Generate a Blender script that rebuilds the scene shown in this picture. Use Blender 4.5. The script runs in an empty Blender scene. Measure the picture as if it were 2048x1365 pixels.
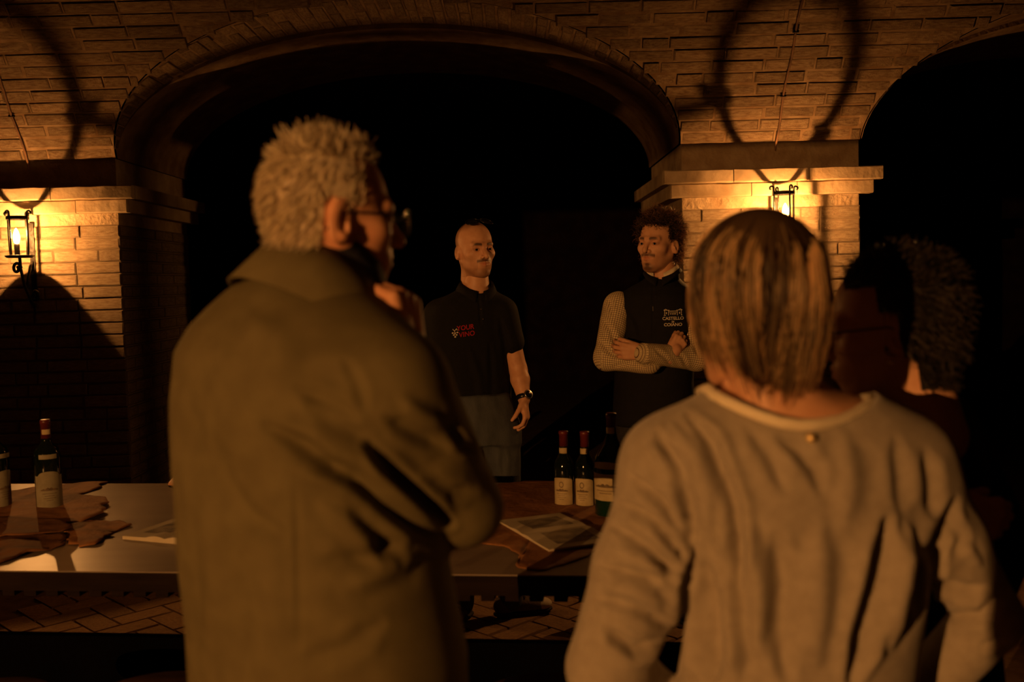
import bpy, math, random
import numpy as np
from mathutils import Matrix, Vector

# ------------------------------------------------------------------ camera, world, light, exposure
sc = bpy.context.scene
COL = sc.collection
rng = np.random.default_rng(7)
random.seed(7)
R = math.radians
FPX = 2048 * 35 / 36.0
CAMP = np.array([0.0, 0.0, 1.52])
_p, _a = R(3.5), R(1.5)
CF = np.array([0, math.cos(_p), -math.sin(_p)])
_r0 = np.array([1.0, 0, 0]); _u0 = np.array([0, math.sin(_p), math.cos(_p)])
CR = math.cos(_a) * _r0 - math.sin(_a) * _u0
CU = math.sin(_a) * _r0 + math.cos(_a) * _u0
cd = bpy.data.cameras.new('camera'); cam = bpy.data.objects.new('camera', cd); COL.objects.link(cam)
cd.lens = 35; cd.sensor_width = 36; cd.sensor_fit = 'HORIZONTAL'; cd.clip_start = 0.02
cam.matrix_world = Matrix(((CR[0], CU[0], -CF[0], CAMP[0]), (CR[1], CU[1], -CF[1], CAMP[1]), (CR[2], CU[2], -CF[2], CAMP[2]), (0, 0, 0, 1)))
cd.dof.use_dof = True; cd.dof.focus_distance = 4.5; cd.dof.aperture_fstop = 3.0
sc.camera = cam
w = bpy.data.worlds.new('dark_cellar'); sc.world = w; w.use_nodes = True
w.node_tree.nodes['Background'].inputs[0].default_value = (0.5, 0.25, 0.08, 1)
w.node_tree.nodes['Background'].inputs[1].default_value = 0.0
sc.view_settings.view_transform = 'Standard'; sc.view_settings.look = 'None'
sc.view_settings.exposure = 0.0; sc.view_settings.gamma = 1.0
sc.view_settings.use_curve_mapping = False
sc.cycles.use_denoising = True
sc.cycles.max_bounces = 6; sc.cycles.diffuse_bounces = 2; sc.cycles.transparent_max_bounces = 12
sc.cycles.sample_clamp_indirect = 2.0
LIGHT = (1.0, 0.425, 0.11)          # the colour of the filament lamps
BULB = 33000.0                     # emission of each wall lamp's filament
REAR = 22.0                        # unseen rear lamp, boosted to light the visitors through the added doorway

# ------------------------------------------------------------------ helpers
def ray(x, y): return CF + (x - 1024) / FPX * CR + (682.5 - y) / FPX * CU
def py(x, y, Y):
    d = ray(x, y); return CAMP + d * (Y / d[1])
def pz(x, y, z):
    d = ray(x, y); return CAMP + d * ((z - CAMP[2]) / d[2])
def proj(P):
    v = np.asarray(P) - CAMP; z = v @ CF
    return 1024 + FPX * (v @ CR) / z, 682.5 - FPX * (v @ CU) / z

def empty(name, loc=(0, 0, 0), label=None, cat=None, group=None):
    o = bpy.data.objects.new(name, None); COL.objects.link(o); o.location = loc
    o.empty_display_size = 0.1
    return tag(o, label, cat, group)
def tag(o, label=None, cat=None, group=None, kind=None):
    if label: o['label'] = label
    if cat: o['category'] = cat
    if group: o['group'] = group
    if kind: o['kind'] = kind
    return o
def setparent(o, par):
    if par is None: return
    o.parent = par
    o.matrix_parent_inverse = wmat(par).inverted()
def wmat(o): return o.matrix_basis.copy() if o.parent is None else wmat(o.parent) @ o.matrix_parent_inverse @ o.matrix_basis
def mesh(name, V, Fs, mat=None, smooth=False):
    me = bpy.data.meshes.new(name)
    V = np.asarray(V, np.float32)
    if isinstance(Fs, np.ndarray):
        n, k = Fs.shape
        me.vertices.add(len(V)); me.vertices.foreach_set('co', V.ravel())
        me.loops.add(n * k); me.loops.foreach_set('vertex_index', Fs.astype(np.int32).ravel())
        me.polygons.add(n); me.polygons.foreach_set('loop_start', np.arange(0, n * k, k, dtype=np.int32))
        me.update(calc_edges=True)
    else:
        me.from_pydata([tuple(map(float, v)) for v in V], [], [tuple(map(int, f)) for f in Fs]); me.update()
    me.polygons.foreach_set('use_smooth', np.full(len(me.polygons), bool(smooth)))
    if mat: me.materials.append(mat)
    return me
def obj(name, V, Fs, mat=None, par=None, smooth=False, attrs=None):
    me = mesh(name, V, Fs, mat, smooth)
    if attrs:
        for k, a in attrs.items():
            a = np.asarray(a, np.float32)
            if a.ndim == 1:
                at = me.attributes.new(k, 'FLOAT', 'POINT'); at.data.foreach_set('value', a)
            else:
                at = me.attributes.new(k, 'FLOAT_VECTOR', 'POINT'); at.data.foreach_set('vector', a[:, :3].ravel())
    o = bpy.data.objects.new(name, me); COL.objects.link(o); setparent(o, par)
    return o

class MB:
    """collects simple shapes into one mesh"""
    def __init__(s): s.v = []; s.f = []
    def add(s, V, Fs):
        n = len(s.v); s.v += [tuple(map(float, p)) for p in V]; s.f += [tuple(int(i) + n for i in f) for f in Fs]; return s
    def box(s, c, d, M=None):
        c = np.asarray(c, float); h = np.asarray(d, float) / 2
        V = [c + h * np.array(q) for q in ((-1,-1,-1),(1,-1,-1),(1,1,-1),(-1,1,-1),(-1,-1,1),(1,-1,1),(1,1,1),(-1,1,1))]
        if M is not None: V = [np.array(M @ Vector(p)) for p in V]
        return s.add(V, [(3,2,1,0),(4,5,6,7),(0,1,5,4),(1,2,6,5),(2,3,7,6),(3,0,4,7)])
    def tube(s, pts, r, n=10, close=False, flat=None):
        pts = [np.asarray(p, float) for p in pts]; m = len(pts)
        rr = r if hasattr(r, '__len__') else [r] * m
        V = []; up = np.array([0.13, 0.21, 0.97])
        tans = [pts[min(i + 1, m - 1)] - pts[max(i - 1, 0)] for i in range(m)]
        if close: tans = [pts[(i + 1) % m] - pts[i - 1] for i in range(m)]
        t0 = tans[0] / np.linalg.norm(tans[0]); a = np.cross(t0, up)
        if np.linalg.norm(a) < .1: a = np.cross(t0, [1, 0, 0])
        a /= np.linalg.norm(a)
        for i, p in enumerate(pts):
            t = tans[i] / (np.linalg.norm(tans[i]) + 1e-12); a = a - t * (a @ t); a /= np.linalg.norm(a) + 1e-12; b = np.cross(t, a)
            for k in range(n):
                q = 2 * math.pi * k / n; V.append(p + rr[i] * (math.cos(q) * a + math.sin(q) * b))
        Fs = []
        for i in range(m if close else m - 1):
            j = (i + 1) % m
            for k in range(n): Fs.append((i*n+k, i*n+(k+1)%n, j*n+(k+1)%n, j*n+k))
        if not close: Fs += [tuple(range(n))[::-1], tuple(range((m-1)*n, m*n))]
        return s.add(V, Fs)
    def lathe(s, prof, c=(0, 0, 0), n=24):
        V = []; Fs = []
        for (r, z) in prof:
            for k in range(n):
                q = 2 * math.pi * k / n; V.append((c[0] + r * math.cos(q), c[1] + r * math.sin(q), c[2] + z))
        for i in range(len(prof) - 1):
            for k in range(n): Fs.append((i*n+k, i*n+(k+1)%n, (i+1)*n+(k+1)%n, (i+1)*n+k))
        Fs.append(tuple(range(n))[::-1]); Fs.append(tuple(range((len(prof)-1)*n, len(prof)*n)))
        return s.add(V, Fs)
    def prism(s, poly, z0, z1, wob=None):
        n = len(poly)
        V = [(p[0], p[1], z0 + (wob(p) if wob else 0)) for p in poly] + [(p[0], p[1], z1 + (wob(p) if wob else 0)) for p in poly]
        return s.add(V, [tuple(range(n))[::-1], tuple(range(n, 2*n))] + [(i, (i+1)%n, n+(i+1)%n, n+i) for i in range(n)])
    def build(s, name, mat, par=None, smooth=False):
        return obj(name, np.array(s.v), s.f, mat, par, smooth)

# ------------------------------------------------------------------ materials
def nn(nt, t, **kw):
    n = nt.nodes.new(t)
    for k, v in kw.items():
        if k in n.inputs: n.inputs[k].default_value = v
        else: setattr(n, k, v)
    return n
def material(name, c1, c2=None, scale=8.0, rough=.7, bump=0.0, bscale=None, detail=4.0, spec=.3, metal=0.0, rand=0.0, stretch=None, sheen=0.0, contrast=(.35, .65), attr=None, coat=0.0, bdist=.01, coords='Object', sss=0.0):
    m = bpy.data.materials.new(name); m.use_nodes = True; nt = m.node_tree; L = nt.links
    b = nt.nodes['Principled BSDF']
    b.inputs['Roughness'].default_value = rough; b.inputs['Specular IOR Level'].default_value = spec
    b.inputs['Metallic'].default_value = metal; b.inputs['Sheen Weight'].default_value = sheen; b.inputs['Coat Weight'].default_value = coat
    if sss: b.inputs['Subsurface Weight'].default_value = sss; b.inputs['Subsurface Radius'].default_value = (.01, .004, .002); b.inputs['Subsurface Scale'].default_value = .6
    c2 = c2 or tuple(x * .75 for x in c1)
    tc = nn(nt, 'ShaderNodeTexCoord'); mp = nn(nt, 'ShaderNodeMapping'); L.new(tc.outputs[coords], mp.inputs['Vector'])
    if stretch: mp.inputs['Scale'].default_value = stretch
    if rand:
        oi = nn(nt, 'ShaderNodeObjectInfo'); sc_ = nn(nt, 'ShaderNodeVectorMath', operation='SCALE'); sc_.inputs[0].default_value = (37, 53, 19)
        L.new(oi.outputs['Random'], sc_.inputs['Scale']); L.new(sc_.outputs[0], mp.inputs['Location'])
    nz = nn(nt, 'ShaderNodeTexNoise'); nz.inputs['Scale'].default_value = scale; nz.inputs['Detail'].default_value = detail; L.new(mp.outputs[0], nz.inputs['Vector'])
    rp = nn(nt, 'ShaderNodeValToRGB'); rp.color_ramp.elements[0].position, rp.color_ramp.elements[1].position = contrast
    rp.color_ramp.elements[0].color = (*c2, 1); rp.color_ramp.elements[1].color = (*c1, 1); L.new(nz.outputs['Fac'], rp.inputs['Fac'])
    col = rp.outputs['Color']
    if rand:
        hs = nn(nt, 'ShaderNodeHueSaturation'); mr = nn(nt, 'ShaderNodeMapRange'); mr.inputs['To Min'].default_value = 1 - rand; mr.inputs['To Max'].default_value = 1 + rand
        L.new(oi.outputs['Random'], mr.inputs['Value']); L.new(mr.outputs[0], hs.inputs['Value']); L.new(col, hs.inputs['Color']); col = hs.outputs['Color']
    if attr:
        at = nn(nt, 'ShaderNodeAttribute', attribute_name=attr); mx = nn(nt, 'ShaderNodeMix', data_type='RGBA', blend_type='MULTIPLY'); mx.inputs[0].default_value = 1
        L.new(col, mx.inputs[6]); L.new(at.outputs['Vector'], mx.inputs[7]); col = mx.outputs[2]
    L.new(col, b.inputs['Base Color'])
    if bump:
        n2 = nn(nt, 'ShaderNodeTexNoise'); n2.inputs['Scale'].default_value = bscale or scale * 3; n2.inputs['Detail'].default_value = 6; L.new(mp.outputs[0], n2.inputs['Vector'])
        bp = nn(nt, 'ShaderNodeBump'); bp.inputs['Strength'].default_value = bump; bp.inputs['Distance'].default_value = bdist; L.new(n2.outputs['Fac'], bp.inputs['Height']); L.new(bp.outputs[0], b.inputs['Normal'])
    return m
def emission(name, c, s):
    m = bpy.data.materials.new(name); m.use_nodes = True; nt = m.node_tree; nt.nodes.clear()
    e = nn(nt, 'ShaderNodeEmission'); e.inputs[0].default_value = (*c, 1); e.inputs[1].default_value = s
    o = nn(nt, 'ShaderNodeOutputMaterial'); nt.links.new(e.outputs[0], o.inputs[0]); return m
def thinglass(name, tint=(1, 1, 1), gl=.08, emit=0.0):
    m = bpy.data.materials.new(name); m.use_nodes = True; nt = m.node_tree; nt.nodes.clear(); L = nt.links
    t = nn(nt, 'ShaderNodeBsdfTransparent'); t.inputs[0].default_value = (*tint, 1)
    g = nn(nt, 'ShaderNodeBsdfGlossy'); g.inputs['Roughness'].default_value = .04
    lw = nn(nt, 'ShaderNodeLayerWeight'); lw.inputs['Blend'].default_value = gl * 2.4
    mx = nn(nt, 'ShaderNodeMixShader'); L.new(lw.outputs['Fresnel'], mx.inputs[0]); L.new(t.outputs[0], mx.inputs[1]); L.new(g.outputs[0], mx.inputs[2])
    out = nn(nt, 'ShaderNodeOutputMaterial'); s = mx.outputs[0]
    if emit:
        e = nn(nt, 'ShaderNodeEmission'); e.inputs[0].default_value = (*LIGHT, 1); e.inputs[1].default_value = emit
        ad = nn(nt, 'ShaderNodeAddShader'); L.new(s, ad.inputs[0]); L.new(e.outputs[0], ad.inputs[1]); s = ad.outputs[0]
    L.new(s, out.inputs[0]); return m

M = {}
M['brick'] = material('limewashed_brick', (.39, .295, .195), (.235, .155, .088), 6, .92, 1.0, 38, rand=.12, spec=.15, bdist=.012, contrast=(.28, .66), detail=8)
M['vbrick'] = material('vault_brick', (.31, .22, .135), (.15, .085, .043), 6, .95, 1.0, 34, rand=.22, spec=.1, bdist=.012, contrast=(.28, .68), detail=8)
M['mortar'] = material('old_mortar', (.36, .27, .175), (.25, .17, .10), 10, .95, 1.0, 40, spec=.1, bdist=.010)
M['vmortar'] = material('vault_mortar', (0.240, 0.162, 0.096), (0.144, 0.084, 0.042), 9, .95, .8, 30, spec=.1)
M['stone'] = material('capital_stone', (0.360, 0.273, 0.180), (0.248, 0.174, 0.102), 7, .9, .7, 30, spec=.15, rand=.1, bdist=.006)
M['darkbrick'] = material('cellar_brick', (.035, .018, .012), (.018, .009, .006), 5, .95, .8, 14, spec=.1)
M['paver'] = material('terracotta_paver', (0.310, 0.186, 0.093), (0.223, 0.124, 0.059), 9, .75, .5, 30, rand=.14, spec=.3)
M['grout'] = material('paver_grout', (0.167, 0.099, 0.053), (0.112, 0.062, 0.031), 14, .9, .4, spec=.2)
M['iron'] = material('wrought_iron', (.022, .018, .015), (.012, .010, .009), 30, .5, .4, 60, spec=.4, metal=.6)
M['tabletop'] = material('table_top', (0.270, 0.217, 0.173), (0.232, 0.184, 0.143), 3, .36, .08, 60, spec=.5, stretch=(1, 6, 1))
M['darkwood'] = material('dark_wood', (.016, .009, .006), (.009, .005, .004), 4, .8, .3, 30, spec=.1, stretch=(1, 8, 8))
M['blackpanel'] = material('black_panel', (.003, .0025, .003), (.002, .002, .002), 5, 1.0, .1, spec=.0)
M['cable'] = material('old_cable', (.16, .08, .04), (.08, .04, .02), 20, .7, .2)
M['glass'] = thinglass('lamp_glass', (1, .98, .95), .05)
M['envelope'] = thinglass('bulb_glass', (1, 1, 1), .05, 22.0)
M['filament'] = emission('filament_glow', LIGHT, BULB)
M['filament_strong'] = emission('strong_filament_glow', LIGHT, BULB * REAR)

# ------------------------------------------------------------------ the vaulted cellar
ZS, YW, RV, PH0 = 2.24, 5.5, 4.0, R(30)
ZC, YC = ZS - RV * math.sin(PH0), YW - RV * math.cos(PH0)
AX, BZ = 1.535, .69                       # the cross vaults: half span and rise
PC = [-6.70, -2.63, 1.44, 5.51]           # pillar centres along the arcade
PW = .98; YB = 6.67; YREAR = 2 * YC - YW
def zmain(ph): return ZC + RV * math.sin(ph)
def ymain(ph): return YC + RV * math.cos(ph)
def groin_dx(z):
    q = (z - ZS) / BZ
    return AX if q >= 1 else (0 if q <= 0 else AX - AX * math.sqrt(1 - q * q))
def groin_y(z):
    return YC + math.sqrt(max(RV * RV - (z - ZC) ** 2, 0))

# floor
fl = obj('floor', [(-9, -3.4, -.012), (9, -3.4, -.012), (9, 15, -.012), (-9, 15, -.012)], [(0, 1, 2, 3)], M['grout'])
tag(fl, 'herringbone terracotta brick floor of the cellar', kind='structure')
def unit_brick(name, mat, seed, ch=.09, jit=.05):
    """a worn brick: unit footprint, height 1, chamfered irregular top; about 20 triangles"""
    r = np.random.default_rng(seed)
    V = []
    for (sx, sy) in ((-1, -1), (1, -1), (1, 1), (-1, 1)): V.append((sx * .5, sy * .5, -1))
    for (sx, sy) in ((-1, -1), (1, -1), (1, 1), (-1, 1)): V.append((sx * (.5 - r.uniform(0, .012)), sy * (.5 - r.uniform(0, .05)), r.uniform(-.7, -.2)))
    for (sx, sy) in ((-1, -1), (1, -1), (1, 1), (-1, 1)): V.append((sx * (.5 - ch * .3 - r.uniform(0, jit * .3)), sy * (.5 - ch - r.uniform(0, jit)), r.uniform(.55, 1.0)))
    V.append((r.uniform(-.2, .2), r.uniform(-.15, .15), r.uniform(.7, 1.2)))
    Fs = []
    for b in (0, 4):
        for i in range(4): Fs.append((b + i, b + (i + 1) % 4, b + 4 + (i + 1) % 4, b + 4 + i))
    for i in range(4): Fs.append((8 + i, 8 + (i + 1) % 4, 12))
    return mesh(name, V, Fs, mat, False)
WB = [unit_brick('brick', M['brick'], i) for i in range(8)]
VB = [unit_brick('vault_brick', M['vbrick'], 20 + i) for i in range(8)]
PB = [unit_brick('paver', M['paver'], 40 + i, .03, .02) for i in range(5)]
def brick(lib, par, c, ex, ey, ez, l, h, d, name='brick'):
    o = bpy.data.objects.new(name, random.choice(lib)); COL.objects.link(o); o.parent = par
    ex, ey, ez = (np.asarray(q, float) for q in (ex, ey, ez))
    s = random.choice((-1, 1))
    cols = [ex * l * s, ey * h * s, ez * d]
    o.matrix_basis = Matrix([[cols[0][i], cols[1][i], cols[2][i], c[i]] for i in range(3)] + [[0, 0, 0, 1]])
    return o
# herringbone pavers where the floor shows under the table
s45 = math.sqrt(.5)
npv = 0
for i in range(-16, 16):
    for j in range(-16, 16):
        for k in (0, 1):
            bw = .125
            u, v = (i * bw + j * 0, 0), None
            # herringbone cell: period (2,0)->(shift)
            a0 = i * bw + (j * 2) * bw; b0 = -i * bw * -1 + (j * -2) * bw
            if k == 0: cx, cy, du, dv = a0 + bw, b0 + bw / 2, 2 * bw, bw
            else: cx, cy, du, dv = a0 + bw / 2 + 0, b0 + bw * 2, bw, 2 * bw
            X = (cx - cy) * s45 - .75; Y = (cx + cy) * s45 + 4.45
            if not (-2.35 < X < .75 and 3.95 < Y < 5.1): continue
            o = brick(PB, fl, (X, Y, -.006), (s45, s45, 0), (-s45, s45, 0), (0, 0, 1), du - .008, dv - .008, .006, 'paver'); npv += 1

def pillar(name, xc, label, full=True):
    x0, x1 = xc - PW / 2, xc + PW / 2
    mb = MB().box((xc, (YW + YB) / 2, ZS / 2), (PW - .01, YB - YW - .01, ZS))
    p = mb.build(name, M['mortar'], None); tag(p, label, kind='structure')
    if full:
        ch = .0672
        n = int(1.945 / ch)
        for r_ in range(n):
            z = ch * (r_ + .5); x = x0
            if r_ % 2: seq = [.12]
            else: seq = []
            off = 0
            lens = ([.125] if r_ % 2 else [.255])
            while sum(lens) < PW - .02: lens.append(random.choice((.255, .26, .25, .125)))
            tot = sum(lens); x = x0
            for li, l in enumerate(lens):
                l *= PW / tot
                pr = random.uniform(-.0012, .0016)
                brick(WB, p, (x + l / 2, YW - .001 - pr, z), (1, 0, 0), (0, 0, 1), (0, -1, 0), l - random.uniform(.0, .003), ch - random.uniform(-.001, .003), .0026)
                x += l
            if r_ < 5: continue
            sgn, xs = (1, x1) if xc < 0 else (-1, x0)          # the reveal that faces the middle opening
            y = YW; seq = [.25, .30, .30, .32] if r_ % 2 else [.13, .26, .26, .26, .26]
            for l in seq:
                brick(WB, p, (xs + sgn * random.uniform(-.002, .003), y + l / 2, z), (0, 1, 0), (0, 0, 1), (sgn, 0, 0), l - .002, ch - .003, .0026)
                y += l
    return p
pl = pillar('pillar_left', PC[1], 'limewashed brick pillar behind the lamp over the table end with leather sheets')
pr_ = pillar('pillar_right', PC[2], 'limewashed brick pillar with a lamp behind the woman in grey')
pillar('pillar_far_left', PC[0], 'far brick pillar of the arcade', False); pillar('pillar_far_right', PC[3], 'far brick pillar of the arcade', False)
# moulded imposts: two projecting stone courses, each laid from several blocks
for k, xc in enumerate(PC):
    t = empty('trim_%d' % (k + 1), (xc, YW, 1.945), 'two-step projecting stone moulding on top of the brick pillar'); tag(t, kind='structure')
    for (z0, z1, o) in ((1.945, 2.018, .043), (2.018, 2.09, .072)):
        sx = o * 1.45
        xs = [xc - PW / 2 - sx, xc - .18 + random.uniform(-.08, .08), xc + .2 + random.uniform(-.08, .08), xc + PW / 2 + sx]
        for i in range(3):
            a, b = xs[i], xs[i + 1]
            mb = MB(); nsub = 6
            V = []
            for q in range(nsub + 1):
                X = a + .002 + (b - a - .004) * q / nsub; j = random.uniform(-.002, .002); j2 = random.uniform(-.0022, .0022)
                yf = YW - o + j; e = .006
                V += [(X, YW + .03, z0), (X, yf + e, z0 + j2), (X, yf, z0 + e + j2), (X, yf + .001, z1 - e + j2), (X, yf + e, z1 - .001 + j2), (X, YW + .03, z1)]
            Fs = []
            for q in range(nsub):
                for w_ in range(6): Fs.append((q*6+w_, q*6+(w_+1)%6, (q+1)*6+(w_+1)%6, (q+1)*6+w_))
            Fs += [tuple(range(6))[::-1], tuple(range(nsub*6, nsub*6+6))]
            mb.add(V, Fs).build('moulding_block', M['stone'], t)
        for s in (-1, 1):          # the moulding returns along the reveals
            xo = xc + s * (PW / 2 + sx / 2)
            MB().box((xo, (YW + YB) / 2 + .015, (z0 + z1) / 2), (sx, YB - YW + .05 + o - .05, z1 - z0 - .002)).build('moulding_block', M['stone'], t)

# the vault
mb = MB()
for xc in PC:
    nphi, ns = 40, 24
    V = []; Fs = []
    for i in range(nphi + 1):
        ph = PH0 + (math.asin((ZS + BZ - ZC) / RV) - PH0) * i / nphi; z = zmain(ph); dx = groin_dx(z)
        for j in range(ns + 1):
            s = j / ns; V.append((xc - PW / 2 - dx + (PW + 2 * dx) * s, ymain(ph), z))
    for i in range(nphi):
        for j in range(ns): Fs.append((i*(ns+1)+j, i*(ns+1)+j+1, (i+1)*(ns+1)+j+1, (i+1)*(ns+1)+j))
    mb.add(V, Fs)
phg = math.asin((ZS + BZ - ZC) / RV); V = []; Fs = []
for i in range(41):
    ph = phg + (math.pi - PH0 - phg) * i / 40
    V += [(-9, ymain(ph), zmain(ph)), (9, ymain(ph), zmain(ph))]
for i in range(40): Fs.append((2*i, 2*i+1, 2*i+3, 2*i+2))
mb.add(V, Fs)
cross_centres = [(PC[i] + PC[i + 1]) / 2 for i in range(3)]
for xm in cross_centres:
    V = []; Fs = []; nt_ = 48
    for i in range(nt_ + 1):
        t = math.pi * i / nt_; x = xm + AX * math.cos(t); z = ZS + BZ * math.sin(t)
        V += [(x, groin_y(z), z), (x, YW, z)]
        b2 = ZS + (BZ - .028) * math.sin(t)
        V += [(x, YW, b2), (x, YB, b2)]
    for i in range(nt_):
        for q in (0, 2): Fs.append((4*i+q, 4*i+q+1, 4*(i+1)+q+1, 4*(i+1)+q))
        Fs.append((4*i+1, 4*i+2, 4*(i+1)+2, 4*(i+1)+1))
    mb.add(V, Fs)
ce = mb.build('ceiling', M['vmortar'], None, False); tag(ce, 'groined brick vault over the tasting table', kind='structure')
# bricks of the main vault above the two lit pillars
ch = .0672
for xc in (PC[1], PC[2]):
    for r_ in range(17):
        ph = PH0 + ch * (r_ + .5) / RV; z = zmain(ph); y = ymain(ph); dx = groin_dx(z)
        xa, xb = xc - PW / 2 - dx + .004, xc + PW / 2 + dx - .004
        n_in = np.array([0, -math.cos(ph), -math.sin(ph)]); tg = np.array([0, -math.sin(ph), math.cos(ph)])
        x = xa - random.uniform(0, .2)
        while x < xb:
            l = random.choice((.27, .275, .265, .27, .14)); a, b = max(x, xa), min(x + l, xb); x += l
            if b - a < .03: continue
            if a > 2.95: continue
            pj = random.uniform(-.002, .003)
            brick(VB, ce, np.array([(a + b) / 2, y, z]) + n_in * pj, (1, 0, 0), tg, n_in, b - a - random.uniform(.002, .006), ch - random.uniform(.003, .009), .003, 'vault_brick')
# bricks of the middle cross vault, laid along the depth of the opening
xm = cross_centres[1]; t = .02; k = 0
while t < math.pi - .02:
    sp = math.hypot(AX * math.sin(t), BZ * math.cos(t)); dt = ch / sp; tm = t + dt / 2; t += dt; k += 1
    x = xm + AX * math.cos(tm); z = ZS + BZ * math.sin(tm); y0 = max(groin_y(z), 4.86) + .004
    tg = np.array([-AX * math.sin(tm), 0, BZ * math.cos(tm)]); tg /= np.linalg.norm(tg)
    n_in = np.array([-math.cos(tm) / AX, 0, -math.sin(tm) / BZ]); n_in /= np.linalg.norm(n_in)
    y = YW
    first = .27 if k % 2 else .135
    while y > y0:
        l = first; first = .27; a, b = max(y - l, y0), y; y -= l
        if b - a < .03: continue
        brick(VB, ce, np.array([x, (a + b) / 2, z]) + n_in * random.uniform(-.002, .003), (0, 1, 0), -tg, n_in, b - a - .008, ch - random.uniform(.003, .009), .003, 'vault_brick')
# spandrel walls above the arcade, back room and the walls behind the camera
mb = MB()
for xc in PC: mb.box((xc, (YW + YB) / 2, ZS + .01), (PW, YB - YW - .02, .02))
V = [(-9, 14.8, 0), (9, 14.8, 0), (9, 14.8, 4.4), (-9, 14.8, 4.4)]
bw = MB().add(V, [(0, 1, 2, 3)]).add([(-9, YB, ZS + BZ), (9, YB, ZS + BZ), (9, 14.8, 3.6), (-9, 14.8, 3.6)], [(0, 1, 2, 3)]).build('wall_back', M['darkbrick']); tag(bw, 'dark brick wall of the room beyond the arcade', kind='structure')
DX0, DX1, DZ = -2.73, -1.672, 2.0       # unseen doorway, added with its edges set to shape the rear light
mb = MB()
for (x0, x1, z0, z1) in ((-9, DX0, 0, ZS + .03), (DX1, 9, 0, ZS + .03), (DX0, DX1, DZ, ZS + .03)): mb.box(((x0 + x1) / 2, YREAR - .05, (z0 + z1) / 2), (x1 - x0, .10, z1 - z0))
rw = mb.build('wall_rear', M['brick']); tag(rw, 'unseen brick wall behind the visitors, its doorway added to shape the light', kind='structure')
YR2 = -3.2  # back of the unseen room added for the rear lamp
mb = MB(); x0, x1, y0, y1 = -4.2, .6, YR2, YREAR - .1
mb.add([(x0, y0, 0), (x1, y0, 0), (x1, y1, 0), (x0, y1, 0), (x0, y0, 2.7), (x1, y0, 2.7), (x1, y1, 2.7), (x0, y1, 2.7)], [(0, 1, 5, 4), (1, 2, 6, 5), (3, 0, 4, 7), (4, 5, 6, 7), (0, 3, 2, 1), (2, 3, 7, 6)][:5])
mb.build('wall_unseen_room', M['darkbrick']); tag(bpy.data.objects['wall_unseen_room'], 'walls of an unseen small room added to hold the rear lamp', kind='structure')
for nm, x in (('wall_left', -9), ('wall_right', 9)):
    o = MB().add([(x, YREAR, 0), (x, 14.8, 0), (x, 14.8, 4.4), (x, YREAR, 4.4)], [(0, 1, 2, 3)]).build(nm, M['darkbrick']); tag(o, 'dark end wall of the cellar', kind='structure')

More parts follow.
